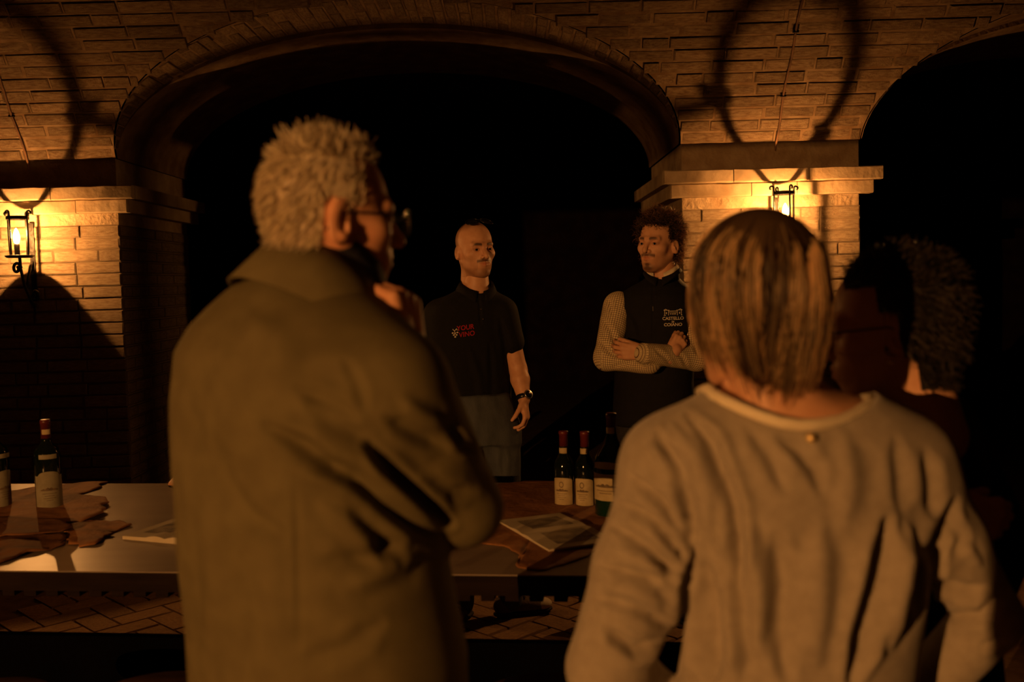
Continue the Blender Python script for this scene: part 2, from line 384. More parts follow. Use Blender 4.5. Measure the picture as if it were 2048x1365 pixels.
# ------------------------------------------------------------------ wrought-iron wall lamps
def wall_lamp(x, ywall, zb, sgn, label, cable=None, fil='filament', bar0=68):
    """sgn: direction the bracket leaves the wall along Y; zb: height of the bulb"""
    y = ywall + sgn * .155; c = np.array([x, y, zb])
    t = empty('wall_lamp', (x, ywall, zb - .12), label, 'lamp', 'wrought iron wall lamps on the pillars')
    ring_z, plate_z, rr = zb + .098, zb - .112, .053
    fo = c + np.array([0, sgn * .023, 0])
    MB().lathe([(0.0, -.002), (.062, -.002), (.070, .004), (.074, .010), (.071, .011), (.066, .005), (0.0, .004)], (x, y, plate_z), 32).build('drip_plate', M['iron'], t, True)
    cage = MB()
    n = 40
    V = []; Fs = []
    for k in range(n):
        q = 2 * math.pi * k / n; cs, sn = math.cos(q), math.sin(q)
        for (r_, dz) in ((rr, -.009), (rr + .004, -.009), (rr + .004, .009), (rr, .009)): V.append((x + r_ * cs, y + r_ * sn, ring_z + dz))
    for k in range(n):
        for q in range(4): Fs.append((4*k+q, 4*((k+1)%n)+q, 4*((k+1)%n)+(q+1)%4, 4*k+(q+1)%4))
    cage.add(V, Fs).build('collar', M['iron'], t, False)
    for k in range(4):
        q = R(bar0 + 90 * k); d = np.array([math.cos(q), math.sin(q), 0]); r0 = rr + .0055
        pts = [c + d * r0 + np.array([0, 0, plate_z - zb]), c + d * r0 + np.array([0, 0, ring_z - zb])]
        pts += [c + d * (r0 + .001) + np.array([0, 0, ring_z - zb + .018])]
        for s in range(8):
            an = R(180 - 35 * s * 1.0); pts.append(c + d * (r0 + .013 + .012 * math.cos(an)) + np.array([0, 0, ring_z - zb + .026 + .010 * math.sin(an)]))
        MB().tube(pts, [.0045] * 3 + [.0048] * 8, 8).build('cage_bar', M['iron'], t, True)
    V = []; Fs = []
    for (r_, dz) in ((.026, -.107), (.042, -.104), (.0495, -.088), (.051, -.05), (.0515, .094)):
        for k in range(40):
            q = 2 * math.pi * k / 40; V.append((x + r_ * math.cos(q), y + r_ * math.sin(q), zb + dz))
    for i in range(4):
        for k in range(40): Fs.append((i*40+k, i*40+(k+1)%40, (i+1)*40+(k+1)%40, (i+1)*40+k))
    obj('glass_chimney', V, Fs, M['glass'], t, True)
    MB().lathe([(.0, -.108), (.014, -.108), (.014, -.045), (.010, -.038), (.0, -.038)], tuple(fo), 16).build('lamp_holder', M['iron'], t, True)
    b = MB().lathe([(.002, -.042), (.012, -.036), (.0175, -.015), (.017, .004), (.011, .026), (.004, .040), (.0005, .044)], tuple(fo), 20).build('bulb', M['envelope'], t, True)
    MB().lathe([(.0005, -.006), (.003, -.005), (.0045, -.002), (.0045, .002), (.003, .005), (.0005, .006)], tuple(fo), 14).build('filament', M[fil], b, True)
    # bracket: strap on the wall, stem, brace, two scrolls
    yy = lambda s: ywall + sgn * (s if s < .02 else s * .775)
    MB().box((x, yy(.006), zb - .13), (.026, .012, .42)).build('wall_strap', M['iron'], t)
    MB().tube([(x, yy(.20), plate_z), (x, yy(.195), plate_z - .06), (x, yy(.15), plate_z - .15), (x, yy(.07), plate_z - .235), (x, yy(.012), plate_z - .27)], .0085, 10).build('bracket_stem', M['iron'], t, True)
    MB().tube([(x, yy(.012), plate_z - .02), (x, yy(.06), plate_z - .05), (x, yy(.125), plate_z - .165)], .007, 10).build('brace', M['iron'], t, True)
    def scroll(cx, cy, cz, r0, turn, ax):
        pts = []
        for s in range(22):
            a = R(turn + 20 * s); r_ = r0 * (1 - s / 30)
            pts.append((cx + ax[0] * r_ * math.cos(a), yy(cy) + sgn * ax[1] * r_ * math.cos(a), cz + r_ * math.sin(a)))
        return MB().tube(pts, .0085, 8).build('scroll', M['iron'], t, True)
    scroll(x - .024, .185, plate_z - .058, .032, 0, (.92, .4)); scroll(x + .022, .06, plate_z - .20, .034, 180, (.92, .4))
    MB().tube([(x, yy(.012), plate_z - .25), (x, yy(.014), plate_z - .31)], [.009, .005], 8).build('finial', M['iron'], t, True)
    if cable:
        pts = []
        for s in range(14):
            ph = PH0 + .23 * s / 13 - .004; pts.append((x + cable * s / 13 + .004 * math.sin(s * 1.1), ymain(ph) - .010 * math.cos(ph), zmain(ph) - .012 * math.sin(ph) - .0))
        cb = MB().tube([(pts[0][0], YW + .01, pts[0][2] - .03)] + pts, .0062, 8).build('cable', M['cable'], t, True)
        for s in (4, 9):
            p = np.array(pts[s]); MB().box(p, (.030, .012, .012)).build('cable_clip', M['iron'], cb)
    return t
wall_lamp(-2.62, YW, 1.822, -1, 'lit wrought iron wall lamp with scroll bracket above the wine bottles by the leather sheets', .001, bar0=75)
wall_lamp(1.470, YW, 1.848, -1, 'lit wrought iron wall lamp on the pillar behind the blonde woman', .02, bar0=15)
wall_lamp(-3.0, YR2, 1.95, 1, 'unseen wrought iron wall lamp behind the visitors, made strong to light them', fil='filament_strong', bar0=15)

# ------------------------------------------------------------------ table
ZT = .79; TA = -R(6.7)
TO = np.array([-1.0, 2.545]); ex = np.array([math.cos(TA), math.sin(TA)]); ey = np.array([-math.sin(TA), math.cos(TA)])
def T(u, v): return TO + ex * u + ey * v
table = empty('tasting_table', (*T(0, .5), 0), 'long tasting table with a pale top, dark edges and wooden battens underneath', 'table')
TU0, TU1, TD = -2.6, 2.05, 1.12
mt = Matrix.Translation((TO[0], TO[1], 0)) @ Matrix.Rotation(TA, 4, 'Z')
MB().box(((TU0 + TU1) / 2, TD / 2, ZT - .0015), (TU1 - TU0, TD, .003), mt).build('table_surface', M['tabletop'], table)
MB().box(((TU0 + TU1) / 2, TD / 2, ZT - .028), (TU1 - TU0 + .002, TD + .002, .05), mt).build('table_slab', M['darkwood'], table)
u = TU0 + .05
bme = None
while u < TU1 - .05:
    MB().box((u, TD / 2, ZT - .068), (.034, TD - .09, .028), mt).build('batten', M['darkwood'], table); u += .062
for uu in (TU0 + .1, .42, TU1 - .25):
    for vv in (.32, .98): MB().box((uu, vv, (ZT - .083) / 2), (.09, .09, ZT - .083), mt).build('leg', M['darkwood'], table)
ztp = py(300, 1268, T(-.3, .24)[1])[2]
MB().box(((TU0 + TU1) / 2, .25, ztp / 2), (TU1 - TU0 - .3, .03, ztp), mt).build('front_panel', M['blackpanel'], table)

# stools pulled up to the visitors' side
M['stool'] = material('stool_wood', (.11, .055, .028), (.06, .03, .015), 6, .45, .2, 30, stretch=(1, 7, 1), spec=.4)
def stool(px, pyy, zt, label):
    back = pz(px, pyy, zt); cx, cy = back[0], back[1] - .17
    t = empty('bar_stool', (cx, cy, 0), label, 'stool', 'round wooden stools in front of the table')
    MB().lathe([(0, zt - .035), (.150, zt - .035), (.168, zt - .028), (.172, zt - .015), (.168, zt - .004), (.155, zt), (0, zt)], (cx, cy, 0), 40).build('seat', M['stool'], t, True)
    for k in range(4):
        a = R(45 + 90 * k); c, s = math.cos(a), math.sin(a)
        MB().tube([(cx + .115 * c, cy + .115 * s, zt - .03), (cx + .19 * c, cy + .19 * s, 0.0)], [.018, .014], 10).build('leg', M['stool'], t, True)
    ring = [(cx + .172 * math.cos(2*math.pi*k/32), cy + .172 * math.sin(2*math.pi*k/32), .22) for k in range(32)]
    MB().tube(ring, .009, 8, close=True).build('foot_ring', M['stool'], t, True)
stool(30, 1350, .62, 'round wooden stool, leftmost along the table front'); stool(360, 1338, .62, 'round wooden stool partly hidden by the olive jacket'); stool(1090, 1342, .62, 'round wooden stool between the man in olive and the woman in grey')

# ------------------------------------------------------------------ bottles
M['bglass'] = material('dark_bottle_glass', (.006, .010, .005), (.004, .007, .004), 3, .06, spec=.6)
M['ggreen'] = material('green_bottle_glass', (.006, .035, .014), (.005, .025, .010), 3, .06, spec=.6)
M['capsule'] = material('wine_red_capsule', (.12, .018, .015), (.08, .012, .010), 20, .38, .1, spec=.4)
M['label'] = material('aged_label', (0.528, 0.440, 0.264), (0.416, 0.328, 0.176), 30, .8, .05)
M['label2'] = material('aged_white_label', (0.288, 0.264, 0.192), (0.230, 0.206, 0.139), 30, .8, .05)
M['print'] = material('label_print', (.10, .07, .045), (.20, .14, .08), 90, .85)
def patch(c, r, a0, a1, zlo, zhi, n=20, off=.0006):
    V = []; Fs = []
    for i in range(n + 1):
        a = a0 + (a1 - a0) * i / n; t = i / n * 2 - 1
        lo = zlo(t) if callable(zlo) else zlo; hi = zhi(t) if callable(zhi) else zhi
        V += [(c[0] + (r + off) * math.cos(a), c[1] + (r + off) * math.sin(a), c[2] + z) for z in (lo, hi)]
    for i in range(n): Fs.append((2*i, 2*i+2, 2*i+3, 2*i+1))
    return V, Fs
def bottle(c, h, r, label, kind, face, lab='label'):
    c = np.asarray(c, float)
    t = empty('wine_bottle', c, label, 'bottle', 'wine bottles on the tasting table')
    if kind == 'bordeaux': prof = [(0, 0), (.9, 0), (1, .015), (1, .60), (.97, .645), (.85, .69), (.6, .725), (.42, .75), (.365, .78), (.355, .96), (.39, .962), (.39, .99), (.34, 1.0), (0, 1.0)]
    elif kind == 'half': prof = [(0, 0), (.9, 0), (1, .015), (1, .50), (.96, .56), (.80, .62), (.58, .67), (.46, .71), (.43, .76), (.42, .955), (.46, .957), (.46, .99), (.40, 1.0), (0, 1.0)]
    else: prof = [(0, 0), (.9, 0), (1, .02), (1.01, .30), (1, .50), (.93, .57), (.74, .64), (.48, .70), (.33, .76), (.27, .82), (.255, .955), (.285, .957), (.285, .99), (.25, 1.0), (0, 1.0)]
    prof = [(a * r, b * h) for a, b in prof]
    MB().lathe(prof, tuple(c), 40).build('glass_body', M['ggreen' if kind == 'magnum' else 'bglass'], t, True)
    nr = prof[-5][0] if kind != 'x' else 0
    nk = {'bordeaux': .355, 'half': .42, 'magnum': .255}[kind] * r + .0008; lip = {'bordeaux': .39, 'half': .46, 'magnum': .285}[kind] * r + .0008
    z0 = {'bordeaux': .80, 'half': .80, 'magnum': .87}[kind] * h
    MB().lathe([(nk, z0), (nk, .955 * h), (lip, .957 * h), (lip, .992 * h), (lip - .002, h + .001), (0, h + .001)], tuple(c), 32).build('capsule', M['capsule'], t, True)
    w_ = R(70)
    if kind == 'magnum': zl, zt_ = .17 * h, (lambda q: .43 * h)
    elif kind == 'half': zl, zt_ = .025 * h, (lambda q: (.335 + .045 * (1 - q * q) ** .5 * (abs(q) < .99)) * h + .01 * h)
    else: zl, zt_ = .03 * h, (lambda q: (.40 + .05 * max(0, 1 - (q / .7) ** 2) ** .5) * h)
    L_ = obj('label', *patch(c, r, face - w_, face + w_, zl, zt_, 28), M[lab], t, True)
    zm = (zl + zt_(0)) / 2
    # printed picture of a hill town, crest and text lines
    hills = lambda q: zm + h * (.012 + .018 * abs(math.sin(q * 7)) * (1 - abs(q)) + .012 * (1 - abs(q)))
    obj('printed_view', *patch(c, r, face - w_ * .55, face + w_ * .55, zm, hills, 30, .0011), M['print'], L_, True)
    mb = MB()
    for s in range(4 if kind != 'magnum' else 2):
        z = zm - h * (.035 + .025 * s); k_ = (.45, .3, .38, .2)[s]
        mb.add(*patch(c, r, face - w_ * k_, face + w_ * k_, z, z + h * .006, 12, .0011))
    mb.build('printed_text', M['print'], L_)
    if kind == 'half':
        V, Fs = [], []
        for s in range(20):
            q = 2 * math.pi * s / 20
            for k_ in (1, .7): V.append((math.cos(q) * .0075 * k_, math.sin(q) * .010 * k_))
        P = [(c[0] + (r + .0012) * math.cos(face + x / r), c[1] + (r + .0012) * math.sin(face + x / r), c[2] + zt_(0) - .022 + y) for x, y in V]
        obj('printed_crest', P, [(2*s, (2*s+2) % 40, (2*s+3) % 40, 2*s+1) for s in range(20)], M['print'], L_)
    # neck band
    zb0, zb1 = {'bordeaux': (.755, .80), 'half': (.70, .78), 'magnum': (.80, .865)}[kind]
    if kind != 'bordeaux':
        obj('neck_label', *patch(c, nk + .0006, face - R(60), face + R(60), zb0 * h, zb1 * h, 16, .0002), M['label'], t, True)
    else:
        obj('neck_label', *patch(c, nk + .0004, face - R(50), face + R(50), .845 * h, .90 * h, 16, .0006), M['label'], t, True)
        obj('vintage_label', *patch(c, r * .985, face - R(40), face + R(40), .585 * h, .635 * h, 14, .0012), M['label2'], t, True)
    if kind == 'magnum':
        obj('vintage_label', *patch(c, r * .985, face - R(45), face + R(45), .48 * h, (lambda q: .53 * h + .02 * h * (1 - q * q)), 14, .002), M['label'], t, True)
p = pz(100, 1021, ZT); bottle((p[0], p[1], ZT), .305, .0415, 'full dark wine bottle with cream label, clear of the frame edge beside the leather sheets', 'bordeaux', R(-62), 'label2')
p = pz(-3, 1020, ZT); bottle((p[0], p[1], ZT), .305, .0415, 'dark wine bottle cut by the left edge of the picture', 'bordeaux', R(-20), 'label2')
p = pz(1130, 1010, ZT); bottle((p[0], p[1], ZT), .240, .0315, 'small wine bottle with yellow label, left one of the twin pair', 'half', R(-112))
p = pz(1172, 1012, ZT); bottle((p[0], p[1], ZT), .240, .0315, 'small wine bottle with yellow label, between its twin and the big green bottle', 'half', R(-116))
p = pz(1226, 1030, ZT); bottle((p[0], p[1], ZT), .315, .0550, 'big green wine bottle with wide label beside the woman in grey', 'magnum', R(-120))

# ------------------------------------------------------------------ leather sheets, books
M['hide'] = material('tan_leather', (0.360, 0.166, 0.061), (0.238, 0.101, 0.036), 12, .75, .7, 40, spec=.2, bdist=.006)
M['hide2'] = material('brown_leather', (0.216, 0.097, 0.040), (0.137, 0.058, 0.023), 12, .8, .7, 40, spec=.2, bdist=.006)
M['paper'] = material('ivory_paper', (0.592, 0.520, 0.384), (0.528, 0.456, 0.328), 10, .8, .05)
M['ink'] = material('printed_picture', (.36, .30, .22), (.16, .13, .10), 25, .8)
def sheet(pts, z, th, mat, label, wave=.004, sub=5, rough=.006, seed=0, up=0.0):
    r = np.random.default_rng(seed)
    P = [pz(x, y, z)[:2] for x, y in pts]; out = []
    n = len(P)
    for i in range(n):
        a, b = P[i], P[(i + 1) % n]; L_ = np.linalg.norm(b - a); k = max(2, int(L_ / .022))
        nrm = np.array([b[1] - a[1], a[0] - b[0]]) / (L_ + 1e-9)
        for s in range(k): out.append(a + (b - a) * s / k + nrm * r.normal(0, rough) * (s > 0))
    out = np.array(out); c = out.mean(0); m = len(out)
    rings = [1, .985, .93, .8, .6, .4, .2]
    ph = r.uniform(0, 6, 4)
    def wob(q, e): return wave * (1 + math.sin(q[0] * 31 + q[1] * 22 + ph[0]) * .7 + .6 * math.sin(q[1] * 70 + q[0] * 12 + ph[1])) * (.35 + .65 * e) + up * e
    V = []; Fs = []
    for side in (1, 0):
        for ri, s in enumerate(rings):
            for q in out:
                g = c + (q - c) * s; e = min(1, (1 - s) * 6)
                edge = .5 if ri == 0 else 1
                zz = z + .0008 + (wob(g, 1 if ri > 0 else .4) + (th * edge if side else 0))
                V.append((g[0], g[1], max(zz, z + .0006 + (.0005 if side else 0))))
    nr = len(rings)
    for side in (0, 1):
        o = side * nr * m
        for ri in range(nr - 1):
            for i in range(m):
                f = (o+ri*m+i, o+ri*m+(i+1)%m, o+(ri+1)*m+(i+1)%m, o+(ri+1)*m+i); Fs.append(f if side == 0 else f[::-1])
        V.append((c[0], c[1], V[o+(nr-1)*m][2])); ci = len(V) - 1
    ca = len(V) - 2
    for side in (0, 1):
        o = side * nr * m + (nr - 1) * m
        for i in range(m):
            f = (o+i, o+(i+1)%m, ca + side); Fs.append(f if side == 0 else f[::-1])
    for i in range(m): Fs.append((i, nr*m+i, nr*m+(i+1)%m, (i+1)%m))
    o = obj('leather_sheet', V, Fs, mat, None, True)
    tag(o, label, 'leather sheet', 'rough-edged leather sheets on the table')
sheet([(-60, 1000), (20, 984), (120, 972), (216, 966), (200, 974), (188, 982), (150, 996), (60, 1006), (-60, 1022)], ZT, .004, M['hide'], 'tan rough-edged leather sheet along the far table edge behind the bottles', .0022, seed=1)
sheet([(-60, 1012), (60, 1002), (150, 992), (212, 996), (219, 1006), (205, 1016), (208, 1028), (190, 1036), (160, 1046), (90, 1048), (-60, 1050)], ZT + .010, .004, M['hide'], 'creased tan leather sheet under the two left wine bottles', .003, seed=2)
sheet([(-60, 1040), (60, 1040), (125, 1044), (146, 1056), (120, 1066), (60, 1072), (-60, 1080)], ZT + .018, .003, M['hide2'], 'dark brown leather sheet just in front of the left wine bottles', .002, seed=3)
sheet([(132, 1060), (160, 1048), (196, 1045), (248, 1047), (264, 1053), (232, 1065), (207, 1081), (190, 1093), (158, 1096), (138, 1086)], ZT, .004, M['hide'], 'small tan leather sheet pointing at the open booklet', .004, seed=4)
sheet([(-60, 1082), (20, 1074), (90, 1072), (124, 1074), (130, 1090), (108, 1098), (84, 1106), (54, 1110), (20, 1124), (-60, 1150)], ZT, .004, M['hide2'], 'brown leather sheet nearest the front table edge', .005, seed=5)
sheet([(930, 985), (1000, 969), (1060, 964), (1110, 963), (1200, 968), (1330, 1000), (1290, 1075), (1205, 1098), (1152, 1124), (1080, 1144), (1036, 1138), (1040, 1112), (1008, 1094), (965, 1090), (900, 1090), (880, 1030)], ZT, .003, M['hide'], 'large tan leather sheet under the booklet and the small bottles', .0012, rough=.005, seed=6)
def booklet(cx, cy, rot, w_, d, th, z, label, lift=0.0, name='open_booklet', pics=2):
    t = empty(name, (cx, cy, z), label, 'booklet'); t.rotation_euler = (0, 0, rot)
    def page(side, name_, zoff, tk, l, lift_):
        V = []; Fs = []; n = 14
        for i in range(n + 1):
            s = i / n; x = side * w_ * s; h = tk * (1 - .15 * s) + .008 * math.sin(min(1, s * 2.2) * math.pi) * (tk / .008) * .5 + lift_ * s * s
            for y in (-d / 2, d / 2): V += [(x, y, zoff), (x, y, zoff + h)]
        for i in range(n):
            a = 4 * i; b = a + 4
            Fs += [(a+1, b+1, b+3, a+3), (a, a+2, b+2, b), (a, b, b+1, a+1), (a+2, a+3, b+3, b+2)]
        Fs += [(0, 1, 3, 2), (4*n, 4*n+2, 4*n+3, 4*n+1)]
        o = obj(name_, V, Fs, M['paper'], None, False); o.parent = t
        return V, o
    for side in (-1, 1):
        if pics == 1 and side == -1: continue
        V, o = page(side, 'page', 0, th, 1, lift if side > 0 else 0)
        n = 14; P = []; Fs = []
        for i in range(2, 12):
            for y in (-d * .28, d * .36): P.append((V[4*i+1][0], y, V[4*i+1][2] + .0006))
        for i in range(9): Fs.append((2*i, 2*i+2, 2*i+3, 2*i+1))
        q = obj('printed_picture', P, Fs, M['ink'], None); q.parent = o
    return t
a, b, c_, d_ = (pz(*q, ZT)[:2] for q in ((1004, 1055), (1099, 1111), (1210, 1080), (1129, 1037)))
cen = (a + b + c_ + d_) / 4; rot = math.atan2((b - a)[1], (b - a)[0])
booklet(cen[0], cen[1], rot, np.linalg.norm(b - a) / 2 * 1.08, np.linalg.norm(c_ - b) * .95, .006, ZT + .0075, 'open booklet with printed pictures lying in front of the small bottles')
p = pz(381, 1069, ZT); booklet(p[0], p[1], R(-22), .155, .22, .012, ZT + .0008, 'ivory booklet with lifted page lying beside the man in olive', .02, pics=2)

# ------------------------------------------------------------------ figures: smooth-blended volumes meshed with surface nets
class Field:
    def __init__(s, lo, hi, h):
        s.lo = np.asarray(lo, np.float32); s.h = h
        s.n = np.ceil((np.asarray(hi) - s.lo) / h).astype(int) + 1
        s.ax = [s.lo[i] + h * np.arange(s.n[i], dtype=np.float32) for i in range(3)]
        s.v = np.full(s.n, 1.0, np.float32)
    def blk(s, lo, hi):
        sl = []
        for i in range(3):
            a = max(0, int((lo[i] - s.lo[i]) / s.h) - 1); b = min(s.n[i], int((hi[i] - s.lo[i]) / s.h) + 3)
            if b - a < 1: return None
            sl.append(slice(a, b))
        X = s.ax[0][sl[0]][:, None, None]; Y = s.ax[1][sl[1]][None, :, None]; Z = s.ax[2][sl[2]][None, None, :]
        return tuple(sl), X, Y, Z
    def op(s, fn, lo, hi, k, sub=False):
        m = max(k, s.h) * 1.3 + 2.5 * s.h
        b = s.blk(np.asarray(lo) - m, np.asarray(hi) + m)
        if b is None: return s
        sl, X, Y, Z = b; d = fn(X, Y, Z).astype(np.float32); v = s.v[sl]
        if sub:
            d = -d; hh = np.clip(.5 - .5 * (v - d) / max(k, 1e-5), 0, 1) if k > 0 else None
            s.v[sl] = np.maximum(v, d) if k <= 0 else v * (1 - hh) + d * hh + k * hh * (1 - hh)
        else:
            if k <= 0: s.v[sl] = np.minimum(v, d)
            else:
                hh = np.clip(.5 + .5 * (v - d) / k, 0, 1); s.v[sl] = v * (1 - hh) + d * hh - k * hh * (1 - hh)
        return s
    def cap(s, a, b, ra, rb=None, k=.01, sub=False):
        rb = ra if rb is None else rb
        a = np.asarray(a, float); b = np.asarray(b, float); ba = b - a; L2 = float(ba @ ba) + 1e-9; R_ = max(ra, rb)
        def fn(X, Y, Z):
            t = np.clip(((X - a[0]) * ba[0] + (Y - a[1]) * ba[1] + (Z - a[2]) * ba[2]) / L2, 0, 1)
            return np.sqrt((X - a[0] - t * ba[0]) ** 2 + (Y - a[1] - t * ba[1]) ** 2 + (Z - a[2] - t * ba[2]) ** 2) - (ra + (rb - ra) * t)
        return s.op(fn, np.minimum(a, b) - R_, np.maximum(a, b) + R_, k, sub)
    def chain(s, pts, rs, k=.01):
        for i in range(len(pts) - 1): s.cap(pts[i], pts[i + 1], rs[i], rs[i + 1], k)
        return s
    def ell(s, c, r, Rm=None, k=.01, sub=False):
        c = np.asarray(c, float); r = np.asarray(r, float); Q = np.eye(3) if Rm is None else np.asarray(Rm)   # columns of Q: local axes
        ext = np.abs(Q) @ r
        def fn(X, Y, Z):
            x, y, z = X - c[0], Y - c[1], Z - c[2]
            l = [Q[0, i] * x + Q[1, i] * y + Q[2, i] * z for i in range(3)]
            k0 = np.sqrt((l[0] / r[0]) ** 2 + (l[1] / r[1]) ** 2 + (l[2] / r[2]) ** 2) + 1e-6
            k1 = np.sqrt((l[0] / r[0] ** 2) ** 2 + (l[1] / r[1] ** 2) ** 2 + (l[2] / r[2] ** 2) ** 2) + 1e-6
            return k0 * (k0 - 1) / k1
        return s.op(fn, c - ext, c + ext, k, sub)
    def loft(s, rows, yaw, k=.03, p=2.3):
        """stack of rounded cross-sections: (z, cx, cy, side half width, front-back half depth)"""
        rows = sorted(rows); zz = np.array([q[0] for q in rows]); A = np.array(rows)
        f = np.array([math.sin(yaw), math.cos(yaw)]); r_ = np.array([math.cos(yaw), -math.sin(yaw)])
        mr = A[:, 3:].max() + .02
        lo = np.array([A[:, 1].min() - mr, A[:, 2].min() - mr, zz[0]]); hi = np.array([A[:, 1].max() + mr, A[:, 2].max() + mr, zz[-1]])
        def fn(X, Y, Z):
            cx, cy, rx, ry = (np.interp(Z, zz, A[:, i]) for i in (1, 2, 3, 4))
            u = ((X - cx) * r_[0] + (Y - cy) * r_[1]) / rx; w_ = ((X - cx) * f[0] + (Y - cy) * f[1]) / ry
            q = (np.abs(u) ** p + np.abs(w_) ** p) ** (1 / p)
            d = (q - 1) * np.minimum(rx, ry) * .9
            return np.maximum(d, np.maximum(Z - zz[-1], zz[0] - Z))
        return s.op(fn, lo, hi, k)
    def mesh(s):
        v = s.v; ins = v < 0
        nx, ny, nz = v.shape
        cs = np.zeros((nx - 1, ny - 1, nz - 1), np.int8)
        for dx in (0, 1):
            for dy in (0, 1):
                for dz in (0, 1): cs += ins[dx:nx - 1 + dx, dy:ny - 1 + dy, dz:nz - 1 + dz]
        act = (cs > 0) & (cs < 8)
        idx = np.full(act.shape, -1, np.int32); cells = np.argwhere(act); idx[act] = np.arange(len(cells))
        acc = np.zeros((len(cells), 3), np.float32); cnt = np.zeros(len(cells), np.float32)
        c = cells
        corners = [(i, j, k) for i in (0, 1) for j in (0, 1) for k in (0, 1)]
        cv = {q: v[c[:, 0] + q[0], c[:, 1] + q[1], c[:, 2] + q[2]] for q in corners}
        for q in corners:
            for ax in range(3):
                if q[ax]: continue
                q2 = list(q); q2[ax] = 1; q2 = tuple(q2)
                a, b = cv[q], cv[q2]; m = (a < 0) != (b < 0); t = np.where(m, a / np.where(m, a - b, 1), 0)
                for i in range(3): acc[:, i] += np.where(m, q[i] + (t if i == ax else 0), 0)
                cnt += m
        V = s.lo + s.h * (cells + acc / np.maximum(cnt, 1)[:, None])
        quads = []
        for ax in range(3):
            o1, o2 = [(1, 2), (2, 0), (0, 1)][ax]
            sl = [slice(None)] * 3; sl[ax] = slice(0, -1); a = ins[tuple(sl)]; sl[ax] = slice(1, None); b = ins[tuple(sl)]
            E = np.argwhere(a != b)
            E = E[(E[:, o1] > 0) & (E[:, o2] > 0) & (E[:, o1] < v.shape[o1] - 1) & (E[:, o2] < v.shape[o2] - 1)]
            sg = a[E[:, 0], E[:, 1], E[:, 2]]
            def cell(d1, d2):
                q = E.copy(); q[:, o1] -= d1; q[:, o2] -= d2; return idx[q[:, 0], q[:, 1], q[:, 2]]
            Q = np.stack([cell(1, 1), cell(0, 1), cell(0, 0), cell(1, 0)], 1)
            Q[~sg] = Q[~sg][:, ::-1]; quads.append(Q)
        Q = np.concatenate(quads); Q = Q[(Q >= 0).all(1)]
        return V.astype(np.float32), Q
def vnormals(V, Q):
    a, b, c, d = (V[Q[:, i]] for i in range(4)); n = np.cross(c - a, d - b); N = np.zeros_like(V)
    for i in range(4):
        for ax in range(3): N[:, ax] += np.bincount(Q[:, i], n[:, ax], len(V))
    return N / (np.linalg.norm(N, axis=1)[:, None] + 1e-9)
def relax(V, Q, it=2, f=.5):
    e = np.concatenate([Q[:, [0, 1]], Q[:, [1, 2]], Q[:, [2, 3]], Q[:, [3, 0]]]); deg = np.bincount(e.ravel(), minlength=len(V))
    for _ in range(it):
        S = np.zeros_like(V)
        for ax in range(3): S[:, ax] = np.bincount(e[:, 0], V[e[:, 1], ax], len(V)) + np.bincount(e[:, 1], V[e[:, 0], ax], len(V))
        V = V * (1 - f) + f * S / np.maximum(deg, 1)[:, None]
    return V.astype(np.float32)
def sculpt(V, Q, strokes, noise=.0, nscale=9.0, seed=0):
    """press folds into cloth along strokes ((x, y) points in the photograph's frame, width, depth)"""
    N = vnormals(V, Q); x, y = proj(V); view = CAMP - V; view /= np.linalg.norm(view, axis=1)[:, None]
    face = np.clip((N * view).sum(1) * 2.5 + .1, 0, 1); D = np.zeros(len(V))
    P = np.stack([x, y], 1)
    for pts, wd, dep in strokes:
        pts = np.asarray(pts, float); best = np.full(len(V), 1e9); tt = np.zeros(len(V)); seg = np.linalg.norm(np.diff(pts, axis=0), axis=1); cum = np.concatenate([[0], np.cumsum(seg)]); Lt = cum[-1]
        for i in range(len(pts) - 1):
            a, ba = pts[i], pts[i + 1] - pts[i]; t = np.clip(((P - a) @ ba) / (ba @ ba), 0, 1); d = np.linalg.norm(P - a - t[:, None] * ba, axis=1)
            m = d < best; best[m] = d[m]; tt[m] = (cum[i] + t[m] * seg[i]) / Lt
        end = np.clip(np.minimum(tt, 1 - tt) * 5, 0, 1); wv = wd * (.55 + .45 * end); g = np.exp(-(best / wv) ** 2) - .45 * np.exp(-((best - 1.9 * wv) / wv) ** 2)
        D += dep * g * (.35 + .65 * end)
    D *= face
    if noise:
        r = np.random.default_rng(seed)
        for o in range(3):
            k = r.normal(0, 1, (4, 3)) * nscale * (1.7 ** o); p = r.uniform(0, 6.28, 4)
            D += noise / (1.8 ** o) * np.sin(V @ k.T + p).mean(1)
    return (V + N * D[:, None]).astype(np.float32)
def frame(yaw, pitch=0.0, roll=0.0):
    """columns: right, forward, up of someone facing yaw (from +Y towards +X), head bent by pitch"""
    f = np.array([math.sin(yaw), math.cos(yaw), 0]); r_ = np.array([math.cos(yaw), -math.sin(yaw), 0]); u_ = np.array([0, 0, 1.0])
    f2 = f * math.cos(pitch) + u_ * math.sin(pitch); u2 = -f * math.sin(pitch) + u_ * math.cos(pitch)
    r3 = r_ * math.cos(roll) + u2 * math.sin(roll); u3 = -r_ * math.sin(roll) + u2 * math.cos(roll)
    return np.stack([r3, f2, u3], 1)

